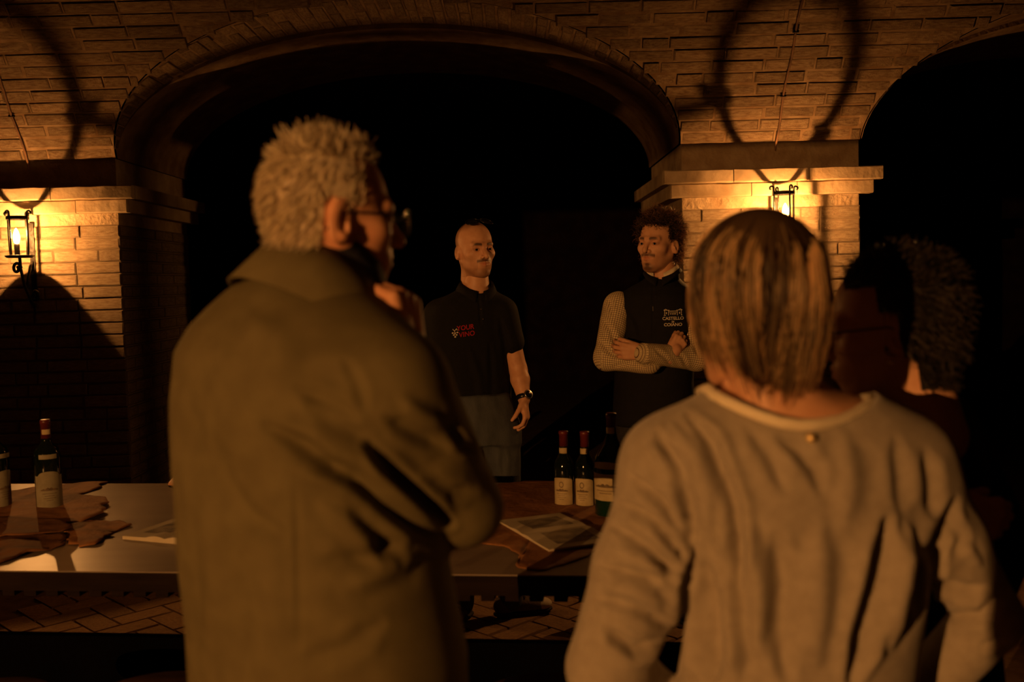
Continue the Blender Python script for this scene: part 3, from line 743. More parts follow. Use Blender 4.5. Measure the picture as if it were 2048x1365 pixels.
def head_mesh(h=.0025, fem=0.0, ear=1.0, beard=0.0, stubble=0.0, brow=1.0, nose=1.0, smile=0.0, mous=0.0, jaw=1.0, hairline=None):
    """a head with neck in local coordinates: x right, y forward, z up; eyes at z = 0"""
    F_ = Field((-.115, -.135, -.24), (.115, .15, .14), h)
    jw = (1 - .08 * fem) * jaw
    F_.ell((0, -.012, .036), (.076, .098, .086), k=0)
    F_.ell((0, .030, -.030), (.062 * jw, .066, .086), k=.03)
    F_.ell((0, .036, -.074), (.045 * jw, .050, .042), k=.025)
    F_.ell((0, -.030, -.028), (.060, .060, .055), k=.03)
    F_.cap((0, -.022, -.05), (0, -.038, -.185), .052 - .006 * fem, .058 - .008 * fem, k=.03)
    F_.cap((0, .074, -.104), (0, .070, -.100), .018, k=.02)
    for s in (-1, 1):
        F_.cap((s * .050 * jw, -.004, -.050), (s * .018, .066, -.104), .016, .013, k=.022)
        F_.ell((s * .044, .056, -.020), (.022, .022, .018), k=.025)
        F_.cap((s * .012, .0905, .019), (s * .043, .076, .021), .0095 - .003 * fem, .008, k=.016)
    for s in (-1, 1): F_.ell((s * .032, .104, -.001), (.021, .020, .014), k=.014, sub=True)
    F_.cap((0, .090, .010), (0, .108 + .004 * nose, -.026), .0085, .0095, k=.010)
    F_.cap((0, .108 + .004 * nose, -.028), (0, .110 + .004 * nose, -.031), .0105, k=.006)
    for s in (-1, 1): F_.ell((s * .0125, .098, -.034), (.0075, .010, .0075), k=.006)
    F_.ell((0, .074, -.062), (.031, .026, .024), k=.018)
    wm = .023 + .006 * smile
    for s in (-1, 1):
        F_.cap((0, .1005, -.0560), (s * wm * .9, .0885, -.0590 + .004 * smile), .0052, .0032, k=.004)
        F_.cap((0, .0985, -.0685), (s * wm * .8, .0885, -.0650 + .004 * smile), .0066, .0035, k=.004)
        F_.cap((0, .1065, -.0625), (s * wm, .0945, -.0622 + .006 * smile), .0018, .0014, k=.003, sub=True)
        F_.ell((s * .0065, .1035, -.0415), (.0035, .005, .003), k=.002, sub=True)
        F_.ell((s * .032, .0775, .000), (.0165, .0135, .0125), k=.005)
        F_.ell((s * .032, .0935, -.0005), (.0150, .009, .0050), k=.0015, sub=True)
        if ear:
            Q = frame(-s * R(20), R(-8)); c = np.array([s * .0765, -.014, -.012])
            F_.ell(c, np.array([.0085, .020, .033]) * ear, Q, k=.006)
            F_.ell(c + np.array([s * .007, .005, -.018]), (.006, .010, .012), Q, k=.006)
            F_.ell(c + np.array([s * .008, .006, .002]), (.0055, .0105, .020), Q, k=.004, sub=True)
            F_.cap(c + np.array([s * .004, .013, -.004]), c + np.array([s * .004, .012, -.012]), .004, .004, k=.004)
    V, Q = F_.mesh(); V = relax(V, Q, 1, .3)
    x, y, z = V.T; ax = np.abs(x)
    col = np.ones((len(V), 3))
    def mixc(m, c): col[:] = col * (1 - m[:, None]) + np.array(c) * m[:, None]
    g = lambda d, w_: np.exp(-(d / w_) ** 2)
    lip = g(z + .0625, .0095) * np.clip(1.25 - ax / wm, 0, 1) * (y > .086)
    mixc(np.clip(lip, 0, .8), (.75, .45, .42))
    mixc(np.clip(g(z - .010, .02) * g(ax - .032, .02) * (y > .06), 0, 1) * .25, (.6, .45, .45))
    arch = .0205 + .0025 * np.sin(np.clip((ax - .012) / .036, 0, 1) * 3.1) - .002 * (ax > .044)
    br = g(z - arch, .0052) * np.clip((ax - .010) / .005, 0, 1) * np.clip((.050 - ax) / .016, 0, 1) * (y > .055)
    mixc(np.clip(br * 1.5, 0, 1) * brow, (.10, .08, .07))
    mixc(.85 * g(z + .0005, .0062) * g(ax - .032, .0150) * (y > .073), (.30, .19, .15))  # shade under the brows painted into the lid tint
    mo = g(z + .0475 + .20 * np.clip(ax - .012, 0, 1), .0062) * (ax < .034) * (y > .078)
    mixc(np.clip(mo * 1.3, 0, 1) * mous, (.09, .07, .06))
    nz = .5 + .5 * np.sin(x * 900) * np.sin(z * 1100 + y * 700)
    ch_ = np.clip((-z - .078) / .02, 0, 1) * (y > .0) * (z > -.135) + np.clip((-z - .03) / .05, 0, 1) * (z > -.12) * (y > -.03) * (ax > .03) * .45
    mixc(np.clip(ch_, 0, 1) * (.35 * nz + .45) * stubble, (.30, .24, .20))
    gt = (g(z + .088, .006) * g(ax, .012) + g(z + .106, .014) * g(ax, .030)) * (y > .05)
    mixc(np.clip(gt * 1.2, 0, 1) * beard, (.09, .07, .06))
    if hairline is not None: mixc(np.clip(hairline(x, y, z), 0, 1), (.16, .12, .09))
    return V, Q, col

def put(V, C, Q): return (V @ np.asarray(Q).T + np.asarray(C)).astype(np.float32)
class Parts:
    def __init__(s): s.V = []; s.Q = []; s.C = []; s.n = 0
    def add(s, V, Q, C=None):
        s.V.append(V); s.Q.append(Q + s.n); s.C.append(np.ones((len(V), 3)) if C is None else C); s.n += len(V)
    def build(s, name, mat, par): return obj(name, np.concatenate(s.V), np.concatenate(s.Q), mat, par, True, {'tint': np.concatenate(s.C)})
def eyes(par, C, Q, look=(0, 0), iris=(.05, .03, .02)):
    for s in (-1, 1):
        V = []; Fs = []; n, m = 20, 24
        for i in range(m + 1):
            t = math.pi * i / m
            for k in range(n):
                q = 2 * math.pi * k / n; V.append((.0128 * math.sin(t) * math.cos(q), .0128 * math.cos(t), .0128 * math.sin(t) * math.sin(q)))
        for i in range(m):
            for k in range(n): Fs.append((i*n+k, i*n+(k+1)%n, (i+1)*n+(k+1)%n, (i+1)*n+k))
        V = np.array(V); cl = np.where((V[:, 1] > .0128 * math.cos(.60))[:, None], np.array(iris), np.array([.75, .70, .62])); cl[V[:, 1] > .0128 * math.cos(.30)] = .004
        L_ = frame(look[0], look[1]); P = V @ L_.T + np.array([s * .032, .0768, -.0005])
        obj('eye', put(P, C, Q), np.array(Fs), M['eye'], par, True, {'tint': cl})
def hand(F_, Wp, d, pn, curl=(40, 50, 30), spread=4.0, sc=1.0, side=1, thumb=(35, 20), k=.003, ext=None):
    """wrist, direction to the knuckles, palm normal; side +1 puts the thumb towards d x pn"""
    Wp = np.asarray(Wp, float); d = np.asarray(d, float); d /= np.linalg.norm(d); pn = np.asarray(pn, float); pn = pn - d * (pn @ d); pn /= np.linalg.norm(pn)
    t = np.cross(d, pn) * side
    rot = lambda v, ax, a: v * math.cos(a) + np.cross(ax, v) * math.sin(a) + ax * (ax @ v) * (1 - math.cos(a))
    off = (.028, .009, -.010, -.027); ml = (.088, .090, .084, .076); fl_ = (.074, .082, .076, .060); rad = (.0092, .0095, .0090, .0078)
    for i in range(4):
        kn = Wp + (d * ml[i] + t * off[i]) * sc
        F_.cap(Wp + t * off[i] * .65 * sc + d * .008 * sc, kn, .0125 * sc, .0108 * sc, k=.010 * sc)
        a = kn; dr = rot(d, np.cross(d, t) / 1.0, R(spread * (1.5 - i)) * side * -1)
        ax = np.cross(d, pn); ax /= np.linalg.norm(ax); tot = 0
        cu = curl[i] if hasattr(curl[0], '__len__') else curl
        for j, fr in enumerate((.45, .31, .24)):
            tot += R(cu[j]); v = rot(dr, ax, tot); b = a + v * fl_[i] * fr * sc
            F_.cap(a, b, rad[i] * sc * (1 - .08 * j), rad[i] * sc * (1 - .08 * (j + 1)), k=k); a = b
    F_.ell(Wp + (d * .045 + t * .020 + pn * .010) * sc, np.array([.018, .018, .018]) * sc, k=.012)
    a = Wp + (d * .022 + t * .026 + pn * .006) * sc
    v = rot(d, np.cross(d, t), R(thumb[0])); v = d * math.cos(R(thumb[0])) + t * math.sin(R(thumb[0])) + pn * math.sin(R(thumb[1])); v /= np.linalg.norm(v)
    b = a + v * .040 * sc; F_.cap(a, b, .0135 * sc, .0105 * sc, k=.008)
    v2 = v * .8 + d * .35 + pn * .35; v2 /= np.linalg.norm(v2); c = b + v2 * .030 * sc; F_.cap(b, c, .0105 * sc, .0095 * sc, k=.003)
    v3 = v2 * .8 + d * .2 + pn * .4; v3 /= np.linalg.norm(v3); F_.cap(c, c + v3 * .024 * sc, .0095 * sc, .0075 * sc, k=.003)

def strands(roots, dirs, L, seg=8, rad=.0009, grav=(0, 0, -1), gk=0.0, wig=0.0, curl=0.0, cfreq=3.0, ells=(), seed=0, tip=.25, comb=None, stop=None):
    """tapered hair strands; ells: (centre, radii) the strands stay outside of"""
    r = np.random.default_rng(seed); n = len(roots); p = np.array(roots, float); d = np.array(dirs, float); d /= np.linalg.norm(d, axis=1)[:, None] + 1e-9
    L = np.broadcast_to(np.asarray(L, float), (n,)); ds = (L / seg)[:, None]; P = [p.copy()]; g = np.asarray(grav, float)
    ph = r.uniform(0, 6.28, n); base = p.copy(); cr = r.uniform(.7, 1.3, n); wv = r.normal(0, 1, (n, 3)) * wig
    for s in range(seg):
        d = d + g * gk * (1.0 / seg) * (1 + s / seg) + wv / seg + r.normal(0, 1, (n, 3)) * wig * .35 / seg
        if comb is not None: d = d + comb(base, s / seg) / seg
        d /= np.linalg.norm(d, axis=1)[:, None] + 1e-9
        go = 1.0 if stop is None else (base[:, 2] > stop)[:, None]
        base = base + d * ds * go
        for (c, er) in ells:
            c = np.asarray(c); er = np.asarray(er); q = (base - c) / er; rr_ = np.linalg.norm(q, axis=1); m = rr_ < 1
            base[m] = c + (q[m] / rr_[m][:, None]) * er
        if curl:
            a = np.cross(d, [.3, .2, .93]); a /= np.linalg.norm(a, axis=1)[:, None] + 1e-9; b = np.cross(d, a); th = ph + cfreq * 6.28 * cr * (s + 1) / seg; am = curl * min(1, (s + 1) / 2)
            P.append(base + am * (np.cos(th)[:, None] * a + np.sin(th)[:, None] * b))
        else: P.append(base.copy())
    P = np.stack(P, 1)
    tg = np.gradient(P, axis=1); tg /= np.linalg.norm(tg, axis=2)[:, :, None] + 1e-9
    a = np.cross(tg, np.array([.31, .17, .94])); a /= np.linalg.norm(a, axis=2)[:, :, None] + 1e-9; b = np.cross(tg, a)
    tp = (1 - (1 - tip) * np.linspace(0, 1, seg + 1) ** 1.5)[None, :, None] * rad
    rings = np.stack([P + tp * (math.cos(q) * a + math.sin(q) * b) for q in (0, 2.094, 4.189)], 2)
    V = rings.reshape(-1, 3); m = (seg + 1) * 3
    i0 = np.arange(n)[:, None, None] * m + np.arange(seg)[None, :, None] * 3; k = np.arange(3)[None, None, :]; k2 = (k + 1) % 3
    Q = np.stack([i0 + k, i0 + k2, i0 + 3 + k2, i0 + 3 + k], -1).reshape(-1, 4)
    tone = np.repeat(r.uniform(0, 1, n), m)
    return V.astype(np.float32), Q, tone
def pick(V, Q, mask, n, seed=0):
    N = vnormals(V, Q); ids = np.nonzero(mask)[0]; r = np.random.default_rng(seed); c = r.choice(ids, n)
    return V[c] + r.normal(0, .0012, (n, 3)), N[c]
def hairmat(name, dark, light, rough=.42, spec=.5, trans=1.5):
    m = bpy.data.materials.new(name); m.use_nodes = True; nt = m.node_tree; b = nt.nodes['Principled BSDF']; b.inputs['Roughness'].default_value = rough; b.inputs['Specular IOR Level'].default_value = spec
    at = nn(nt, 'ShaderNodeAttribute', attribute_name='tone'); rp = nn(nt, 'ShaderNodeValToRGB'); rp.color_ramp.elements[0].color = (*dark, 1); rp.color_ramp.elements[1].color = (*light, 1); rp.color_ramp.elements[0].position = .2; rp.color_ramp.elements[1].position = .85
    nt.links.new(at.outputs['Fac'], rp.inputs[0]); nt.links.new(rp.outputs[0], b.inputs['Base Color'])
    tr = nn(nt, 'ShaderNodeBsdfTranslucent'); hs = nn(nt, 'ShaderNodeHueSaturation'); hs.inputs['Value'].default_value = trans; nt.links.new(rp.outputs[0], hs.inputs['Color']); nt.links.new(hs.outputs[0], tr.inputs['Color'])
    ad = nn(nt, 'ShaderNodeMixShader'); ad.inputs[0].default_value = .4; nt.links.new(b.outputs[0], ad.inputs[1]); nt.links.new(tr.outputs[0], ad.inputs[2]); nt.links.new(ad.outputs[0], nt.nodes['Material Output'].inputs[0]); return m
def scalp(name, hv, hq, mask, mat, par, C, Q, off=.0035, tone=.3):
    k = mask[hq].all(1); N = vnormals(hv, hq); ids = np.unique(hq[k]); mp = np.full(len(hv), -1); mp[ids] = np.arange(len(ids))
    return obj(name, put((hv + N * off)[ids], C, Q), mp[hq[k]], mat, par, True, {'tone': np.full(len(ids), tone)})
M['skin'] = material('skin', (.70, .385, .235), (.63, .33, .195), 40, .48, .12, 300, spec=.35, attr='tint', bdist=.002, sss=.0)
M['skin_old'] = material('weathered_skin', (.70, .36, .21), (.58, .27, .15), 30, .5, .2, 200, spec=.35, attr='tint', bdist=.002)
M['eye'] = material('eye', (1, 1, 1), (1, 1, 1), 3, .12, spec=.5, attr='tint')
M['gold'] = material('gold', (.98, .78, .42), (.9, .68, .34), 4, .45, metal=.6)
M['leather_shoe'] = material('brown_shoe', (.07, .045, .03), (.05, .03, .02), 8, .5, .2)
M['trousers'] = material('dark_trousers', (.03, .028, .028), (.022, .02, .02), 60, .85, .3, 200)

def legs(par, cx, cy, yaw, hip, mat, shoemat, spread=.10, rt=.085, feet=None, h=.009, strokes=(), toe=None):
    """trousers and shoes of someone standing at (cx, cy)"""
    f = np.array([math.sin(yaw), math.cos(yaw), 0]); r_ = np.array([math.cos(yaw), -math.sin(yaw), 0]); c = np.array([cx, cy, 0])
    F_ = Field((cx - .32, cy - .32, .02), (cx + .32, cy + .32, hip + .16), h)
    F_.loft([(hip - .12, cx, cy, .165, .115), (hip, cx, cy, .160, .112), (hip + .10, cx, cy, .125, .085)], yaw, k=0)
    ft = []
    for i, s in enumerate((-1, 1)):
        a = c + r_ * s * spread * .85 + np.array([0, 0, hip - .08]); ank = c + r_ * s * spread * 1.05 + np.array([0, 0, .075]) - f * .02; kn = (a + ank) / 2 + f * .02 + np.array([0, 0, .03])
        F_.chain([a, kn, ank], [rt, rt * .74, rt * .62], k=.03); ft.append((ank, yaw + s * .15 if feet is None else feet[i]))
    V, Q = F_.mesh(); V = relax(V, Q, 2)
    V = sculpt(V, Q, strokes, .004, 14, 3)
    obj('trousers', V, Q, mat, par, True)
    for ank, yw in ft: shoe(par, ank, yw, shoemat, toe)
def shoe(par, ank, yaw, mat, toe=None):
    f = np.array([math.sin(yaw), math.cos(yaw), 0]); r_ = np.array([math.cos(yaw), -math.sin(yaw), 0]); b = np.array([ank[0], ank[1], 0]); Q = frame(yaw)
    F_ = Field(b + [-.22, -.22, 0.016], b + [.22, .22, .15], .005)
    F_.ell(b - f * .035 + [0, 0, .05], (.036, .045, .042), Q, k=0); F_.ell(b + f * .06 + [0, 0, .045], (.040, .075, .036), Q, k=.03); F_.ell(b + f * .135 + [0, 0, .036], (.044, .062, .026), Q, k=.03)
    F_.cap(b - f * .01 + [0, 0, .06], b - f * .012 + [0, 0, .115], .038, .040, k=.02)
    V, Q2 = F_.mesh(); up = obj('shoe', V, Q2, mat, par, True)
    G = Field(b + [-.22, -.22, -.012], b + [.22, .22, .05], .005)
    G.ell(b - f * .03 + [0, 0, .014], (.040, .052, .0135), Q, k=0); G.ell(b + f * .05 + [0, 0, .014], (.043, .10, .0135), Q, k=.01); G.ell(b + f * .13 + [0, 0, .014], (.048, .072, .0135), Q, k=.01)
    V, Q2 = G.mesh(); V[:, 2] = np.maximum(V[:, 2], .0005); obj('sole', V, Q2, M['rubber'], up, True)
    if toe:
        T_ = Field(b + [-.24, -.24, .016], b + [.24, .24, .10], .004); T_.ell(b + f * .145 + [0, 0, .037], (.0455, .054, .0275), Q, k=0); V, Q2 = T_.mesh(); obj('toe_cap', V, Q2, toe, up, True)
        lc = MB()
        for s in range(4):
            q = b + f * (.09 - .022 * s) + [0, 0, .075 + .009 * s]; lc.tube([q - r_ * .022, q + [0, 0, .004], q + r_ * .022], .0035, 6)
        lc.build('laces', toe, up, True)
M['rubber'] = material('shoe_sole', (.03, .025, .022), (.02, .017, .015), 10, .7)
def collar(par, name, C, yaw, rx, ry, h, drop, mat, tilt=R(18), gap=R(24), flare=.022, th=.003, a0=None):
    """turned-down collar around a neck: stand of height h, fall of length drop, open at the front by gap"""
    Q = frame(yaw, -tilt); V = []; Fs = []; n = 56
    prof = [(0, 0), (-.002, h * .5), (.001, h), (.006, h + .003), (.010 + flare * .3, h - drop * .35), (.012 + flare, h - drop), (.012 + flare - th, h - drop - .001), (.008 + flare * .25, h - drop * .4), (.0045, h - .004), (.003, 0)]
    m = len(prof)
    for i in range(n + 1):
        t = math.pi / 2 + gap + (2 * math.pi - 2 * gap) * i / n; e = max(0, 1 - min(i, n - i) / 9)
        for (o, z) in prof:
            fall = z < h - .002 and o > .004
            oo = o + (e * .012 if fall else 0); zz = z - (e * e * .018 if fall else 0) - e * h * .35
            V.append(np.array([(rx + oo) * math.cos(t), (ry + oo) * math.sin(t), zz]))
    for i in range(n):
        for k in range(m): Fs.append((i*m+k, i*m+(k+1)%m, (i+1)*m+(k+1)%m, (i+1)*m+k))
    Fs += [tuple(range(m))[::-1], tuple(range(n*m, n*m+m))]
    return obj(name, put(np.array(V), C, Q), Fs, mat, par, True)
from mathutils.bvhtree import BVHTree
def bvh(V, Q): return BVHTree.FromPolygons([tuple(map(float, v)) for v in V], [tuple(map(int, q)) for q in Q])
def onto(tree, x, y, off=.002, default=None):
    d = ray(x, y); d = d / np.linalg.norm(d); hit = tree.ray_cast(Vector(CAMP), Vector(d))
    if hit[0] is None: return default
    return np.array(hit[0]) + np.array(hit[1]) * off * (1 if np.dot(hit[1], d) < 0 else -1)
def glasses(par, C, Q, mat, lens, w_=.052, hgt=.040, y=.112, z=-.002, tilt=0.0, name='glasses', temples=True):
    t = None; mb = MB(); P = lambda p: np.asarray(C) + np.asarray(Q) @ np.asarray(p)
    fr = None
    for s in (-1, 1):
        ring = []
        for k in range(28):
            a = 2 * math.pi * k / 28; ring.append(P((s * .034 + .5 * w_ * math.copysign(abs(math.cos(a)) ** .8, math.cos(a)), y - .010 * ((s * .034 + .5 * w_ * math.cos(a)) / .06) ** 2, z + .5 * hgt * math.copysign(abs(math.sin(a)) ** .8, math.sin(a)))))
        mb.tube(ring, .0016, 6, close=True)
        if temples: mb.tube([P((s * .061, y - .012, z + .008)), P((s * .076, .06, z + .008)), P((s * .079, 0, z + .006)), P((s * .077, -.022, z - .006)), P((s * .074, -.035, z - .024))], .0017, 6)
    mb.tube([P((-.009, y + .001, z + .005)), P((0, y + .003, z + .009)), P((.009, y + .001, z + .005))], .0016, 6)
    fr = mb.build(name, mat, par, True)
    for s in (-1, 1):
        ring = [P((s * .034, y - .003, z))]
        for k in range(28):
            a = 2 * math.pi * k / 28; ring.append(P((s * .034 + .48 * w_ * math.cos(a), y - .003 - .010 * ((s * .034 + .5 * w_ * math.cos(a)) / .06) ** 2, z + .48 * hgt * math.sin(a))))
        obj('lens', ring, [(0, k + 1, (k + 1) % 28 + 1) for k in range(28)], lens, fr, True)
    return fr

# ------------------------------------------------------------------ people
CLOTH = dict(rough=.9, spec=.15)
M['olive'] = material('olive_cotton', (.148, .124, .062), (.122, .101, .050), 25, .88, .35, 500, spec=.15, bdist=.002)
M['navyin'] = material('navy_lining', (.018, .017, .020), (.012, .011, .014), 30, .8, .2)
M['grey_knit'] = material('grey_beige_knit', (.385, .335, .275), (.33, .285, .23), 60, .95, .5, 700, spec=.1, sheen=.2, bdist=.002)
M['cream_knit'] = material('cream_knit', (.90, .80, .62), (.85, .74, .56), 60, .9, .4, 500, spec=.1)
M['navy'] = material('navy_cotton', (.006, .009, .018), (.004, .006, .013), 40, .85, .3, 300, spec=.15)
M['polo'] = material('black_pique', (0.010, 0.009, 0.009), (0.007, 0.007, 0.007), 80, .85, .4, 600, spec=.2, bdist=.002)
M['vest'] = material('black_softshell', (.010, .009, .010), (.007, .007, .008), 40, .8, .2, spec=.2)
M['jeans'] = material('blue_denim', (.085, .095, .11), (.055, .062, .075), 30, .9, .4, 400, stretch=(1, 1, .3))
M['steel'] = material('steel', (.75, .72, .68), (.6, .58, .55), 10, .25, metal=1.0)
M['blackplastic'] = material('black_plastic', (.01, .01, .01), (.008, .008, .008), 10, .25, spec=.5)
M['darklens'] = material('dark_lens', (.006, .006, .007), (.005, .005, .006), 3, .06, spec=.7)
M['clearlens'] = thinglass('spectacle_lens', (1, 1, 1), .05)
M['red'] = material('red_thread', (.42, .018, .025), (.36, .014, .02), 40, .8)
M['white'] = material('white_thread', (.72, .66, .56), (.66, .60, .5), 40, .8)
def zrows(lst, Y):
    """rows given as (photo y, photo x of the axis, half width, half depth) at depth Y"""
    out = []
    for (yy, xx, rx, ry) in lst:
        q = py(xx, yy, Y); out.append((q[2], q[0], q[1], rx, ry))
    return out
def inner(rows, d): return [(z, x, y, max(.03, a - d), max(.03, b - d)) for z, x, y, a, b in rows]
def bounds(*pts, pad=.14):
    A = np.array(pts); return A.min(0) - pad, A.max(0) + pad

# ---- older man in the olive jacket, seen from behind, hand at his chin
OM = empty('person', (-.30, 1.42, 0), 'older white-haired man in olive jacket from behind, spectacles on, fist at chin', 'person')
yawB = R(45); HQ = frame(R(60), R(-4)) * .90; HC = py(663, 436, 1.42)
hv, hq, hc = head_mesh(.003, stubble=.0, brow=.3, nose=1.6, ear=1.06)
body = Parts(); body.add(put(hv, HC, HQ), hq, hc)
rows = zrows([(556, 610, .060, .060), (585, 596, .100, .082), (615, 590, .140, .100), (650, 586, .176, .120), (700, 590, .208, .140), (800, 596, .222, .150), (950, 608, .226, .158), (1100, 618, .230, .160), (1280, 646, .240, .168), (1480, 655, .238, .165)], 1.42)
Sr, Er, Wr = py(792, 782, 1.30), py(930, 1018, 1.37), py(826, 716, 1.40)
Sl, El, Wl = py(470, 725, 1.55), py(450, 960, 1.66), py(700, 985, 1.66)
lo, hi = bounds(Sr, Er, Sl, El, py(610, 556, 1.42), py(655, 1480, 1.42), pad=.2)
F_ = Field(lo, hi, .006)
F_.loft(rows, yawB, k=0)
F_.cap(py(672, 668, 1.39), Sr, .055, .066, k=.05); F_.cap(py(535, 625, 1.46), Sl, .056, .062, k=.05)
F_.cap(Sr, (Sr + Er) / 2, .066, .058, k=.035); F_.cap((Sr + Er) / 2, Er, .060, .053, k=.02); F_.cap(Er, Er + (Wr - Er) * .82, .053, .042, k=.012)
F_.cap(Sl, El, .062, .052, k=.03); F_.cap(El, El + (Wl - El) * .9, .052, .042, k=.012)
V, Q = F_.mesh(); V = relax(V, Q, 2)
om_folds = [([(539, 855), (596, 886), (659, 931), (710, 956), (773, 1013), (862, 1078)], 17, -.017), ([(735, 893), (811, 969), (900, 1048)], 14, -.022),
    ([(596, 779), (685, 817), (715, 835)], 13, -.008), ([(583, 931), (685, 937)], 13, -.007), ([(620, 815), (700, 860), (760, 905)], 14, -.006),
    ([(431, 880), (450, 969), (488, 1030), (560, 1070)], 22, -.009), ([(773, 836), (837, 874), (890, 893)], 13, -.010), ([(897, 850), (925, 890), (955, 905)], 9, -.009),
    ([(800, 800), (850, 830), (890, 850)], 12, .006), ([(590, 950), (594, 1100), (597, 1323)], 6, -.003), ([(455, 1120), (470, 1230), (480, 1360)], 26, -.006), ([(540, 1090), (548, 1200), (560, 1330)], 26, .005),
    ([(597, 1330), (690, 1300), (760, 1250)], 18, -.006), ([(640, 1130), (720, 1120), (790, 1090)], 18, -.006), ([(700, 1000), (760, 1060), (800, 1120)], 18, -.008), ([(690, 1180), (760, 1150), (830, 1110)], 20, .006),
    ([(380, 800), (400, 900), (405, 1000)], 20, -.005), ([(410, 1030), (430, 1150), (425, 1300)], 22, .006), ([(690, 720), (720, 770), (730, 830)], 10, -.004), ([(850, 960), (905, 985), (950, 985)], 12, -.006), ([(640, 1010), (700, 1050), (760, 1130)], 16, .006), ([(500, 640), (560, 700), (560, 800)], 30, .004)]
V = sculpt(V, Q, om_folds, .0035, 7, 1)
jk = obj('jacket', V, Q, M['olive'], OM, True)
nb = py(634, 590, 1.425)
collar(OM, 'jacket_collar', nb + np.array([-.004, 0, -.004]), R(54), .086, .084, .050, .080, M['olive'], R(30), R(40), .022)
collar(OM, 'inner_collar', nb + np.array([.010, .006, .022]), R(60), .072, .074, .050, .046, M['navyin'], R(40), R(16), .006)
body_rows = inner(rows, .03)
G = Field(lo, hi, .012); G.loft(body_rows, yawB, k=0); G.cap(nb, nb + np.array([0, 0, .06]), .058, k=.03); v_, q_ = G.mesh(); body.add(v_, q_)
G = Field(Wr - .16, Wr + .16, .003)
G.cap(Er + (Wr - Er) * .7, Wr, .034, .029, k=.01)
hd = py(812, 628, 1.40) - Wr
hand(G, Wr, hd, np.array([-.85, .35, .1]), curl=(62, 80, 40), spread=3, sc=1.0, side=1, thumb=(12, 40))
v_, q_ = G.mesh(); body.add(v_, q_)
G = Field(Wl - .16, Wl + .16, .005); G.cap(El + (Wl - El) * .7, Wl, .034, .029, k=.01); hand(G, Wl, Wl - El, (0, -1, 0), curl=(20, 25, 20)); v_, q_ = G.mesh(); body.add(v_, q_)
body.build('body', M['skin_old'], OM)
eyes(OM, HC, HQ)
M['hair_white'] = hairmat('white_hair', (.50, .40, .26), (.92, .84, .66))
x, y, z = hv.T
side = (((y < .030 + .25 * (z > .045) * 0) & (z > -.030) & (np.abs(x) > .03)) | ((y < -.035) & (z > -.070))) & ~((np.abs(x) > .066) & (z < .025) & (y > -.036)) & (z < .10)
scalp('hair_base', hv, hq, (side & (y < .012)) | ((z > .088) & (y < .02)), M['hair_white'], OM, HC, HQ, .002, .62)
hr, hn = pick(hv, hq, side, 3600, 1)
dr = hn * np.where(hr[:, 2] > .055, .35, .12)[:, None] + np.array([0, -.55, -.75]); va, qa, ta = strands(hr, dr, rng.uniform(.012, .022, len(hr)), 4, .0011, wig=.2, seed=2)
top = (z > .084) & (y < .060)
hr, hn = pick(hv, hq, top, 1900, 3)
fr = (hr[:, 1] > -.075) & (hr[:, 2] > .095); Ls = np.where(fr, rng.uniform(.010, .026, len(hr)) * (1 + .5 * (rng.uniform(0, 1, len(hr)) > .8)), rng.uniform(.010, .024, len(hr)))
dr = hn * .7 + np.stack([rng.normal(0, .22, len(hr)), np.where(fr, -.22, -.5), np.where(fr, .75, .1)], 1); vb, qb, tb = strands(hr, dr, Ls, 5, .0012, wig=.35, seed=4)
obj('hair', put(np.concatenate([va, vb]), HC, HQ), np.concatenate([qa, qb + len(va)]), M['hair_white'], OM, True, {'tone': np.concatenate([ta, tb])})
glasses(OM, HC, HQ, M['iron'], M['clearlens'], y=.118)
legs(OM, -.27, 1.44, R(45), .92, M['trousers'], M['leather_shoe'])

# ---- blonde woman in the grey sweater, hands on her hips
GW = empty('person', (.36, 1.38, 0), 'woman with blonde bob and grey-beige sweater from behind, hands on hips', 'person')
HQ = frame(R(-22), R(-3)); HC = py(1506, 601, 1.40)
hv, hq, hc = head_mesh(.003, fem=1.0, ear=0)
body = Parts(); body.add(put(hv, HC, HQ), hq, hc)
yg = R(-6)
rows = zrows([(775, 1570, .060, .052), (800, 1572, .105, .068), (828, 1574, .150, .080), (865, 1576, .178, .090), (920, 1580, .186, .100), (1000, 1600, .180, .108), (1100, 1622, .168, .110), (1220, 1612, .166, .112), (1380, 1588, .168, .118), (1500, 1585, .185, .128)], 1.375)
Sl, El, Wl = py(1348, 935, 1.39), py(1216, 1335, 1.37), py(1330, 1420, 1.44)
Sr, Er, Wr = py(1802, 935, 1.41), py(1982, 1236, 1.41), py(1810, 1420, 1.46)
lo, hi = bounds(Sl, El, Sr, Er, py(1570, 770, 1.4), py(1585, 1500, 1.4), pad=.16)
F_ = Field(lo, hi, .006); F_.loft(rows, yg, k=0, p=2.2)
F_.cap(py(1450, 850, 1.40), Sl, .055, .068, k=.05); F_.cap(py(1700, 850, 1.40), Sr, .055, .066, k=.05)
F_.cap(Sl, (Sl + El) / 2, .068, .066, k=.035); F_.cap((Sl + El) / 2, El, .066, .058, k=.02); F_.cap(El, Wl, .056, .044, k=.012)
F_.cap(Sr, (Sr + Er) / 2, .066, .054, k=.035); F_.cap((Sr + Er) / 2, Er, .054, .044, k=.02); F_.cap(Er, Wr, .046, .042, k=.012)
nc = py(1582, 772, 1.405)
F_.ell(nc, (.112, .120, .078), k=.006, sub=True)
V, Q = F_.mesh(); V = relax(V, Q, 2)
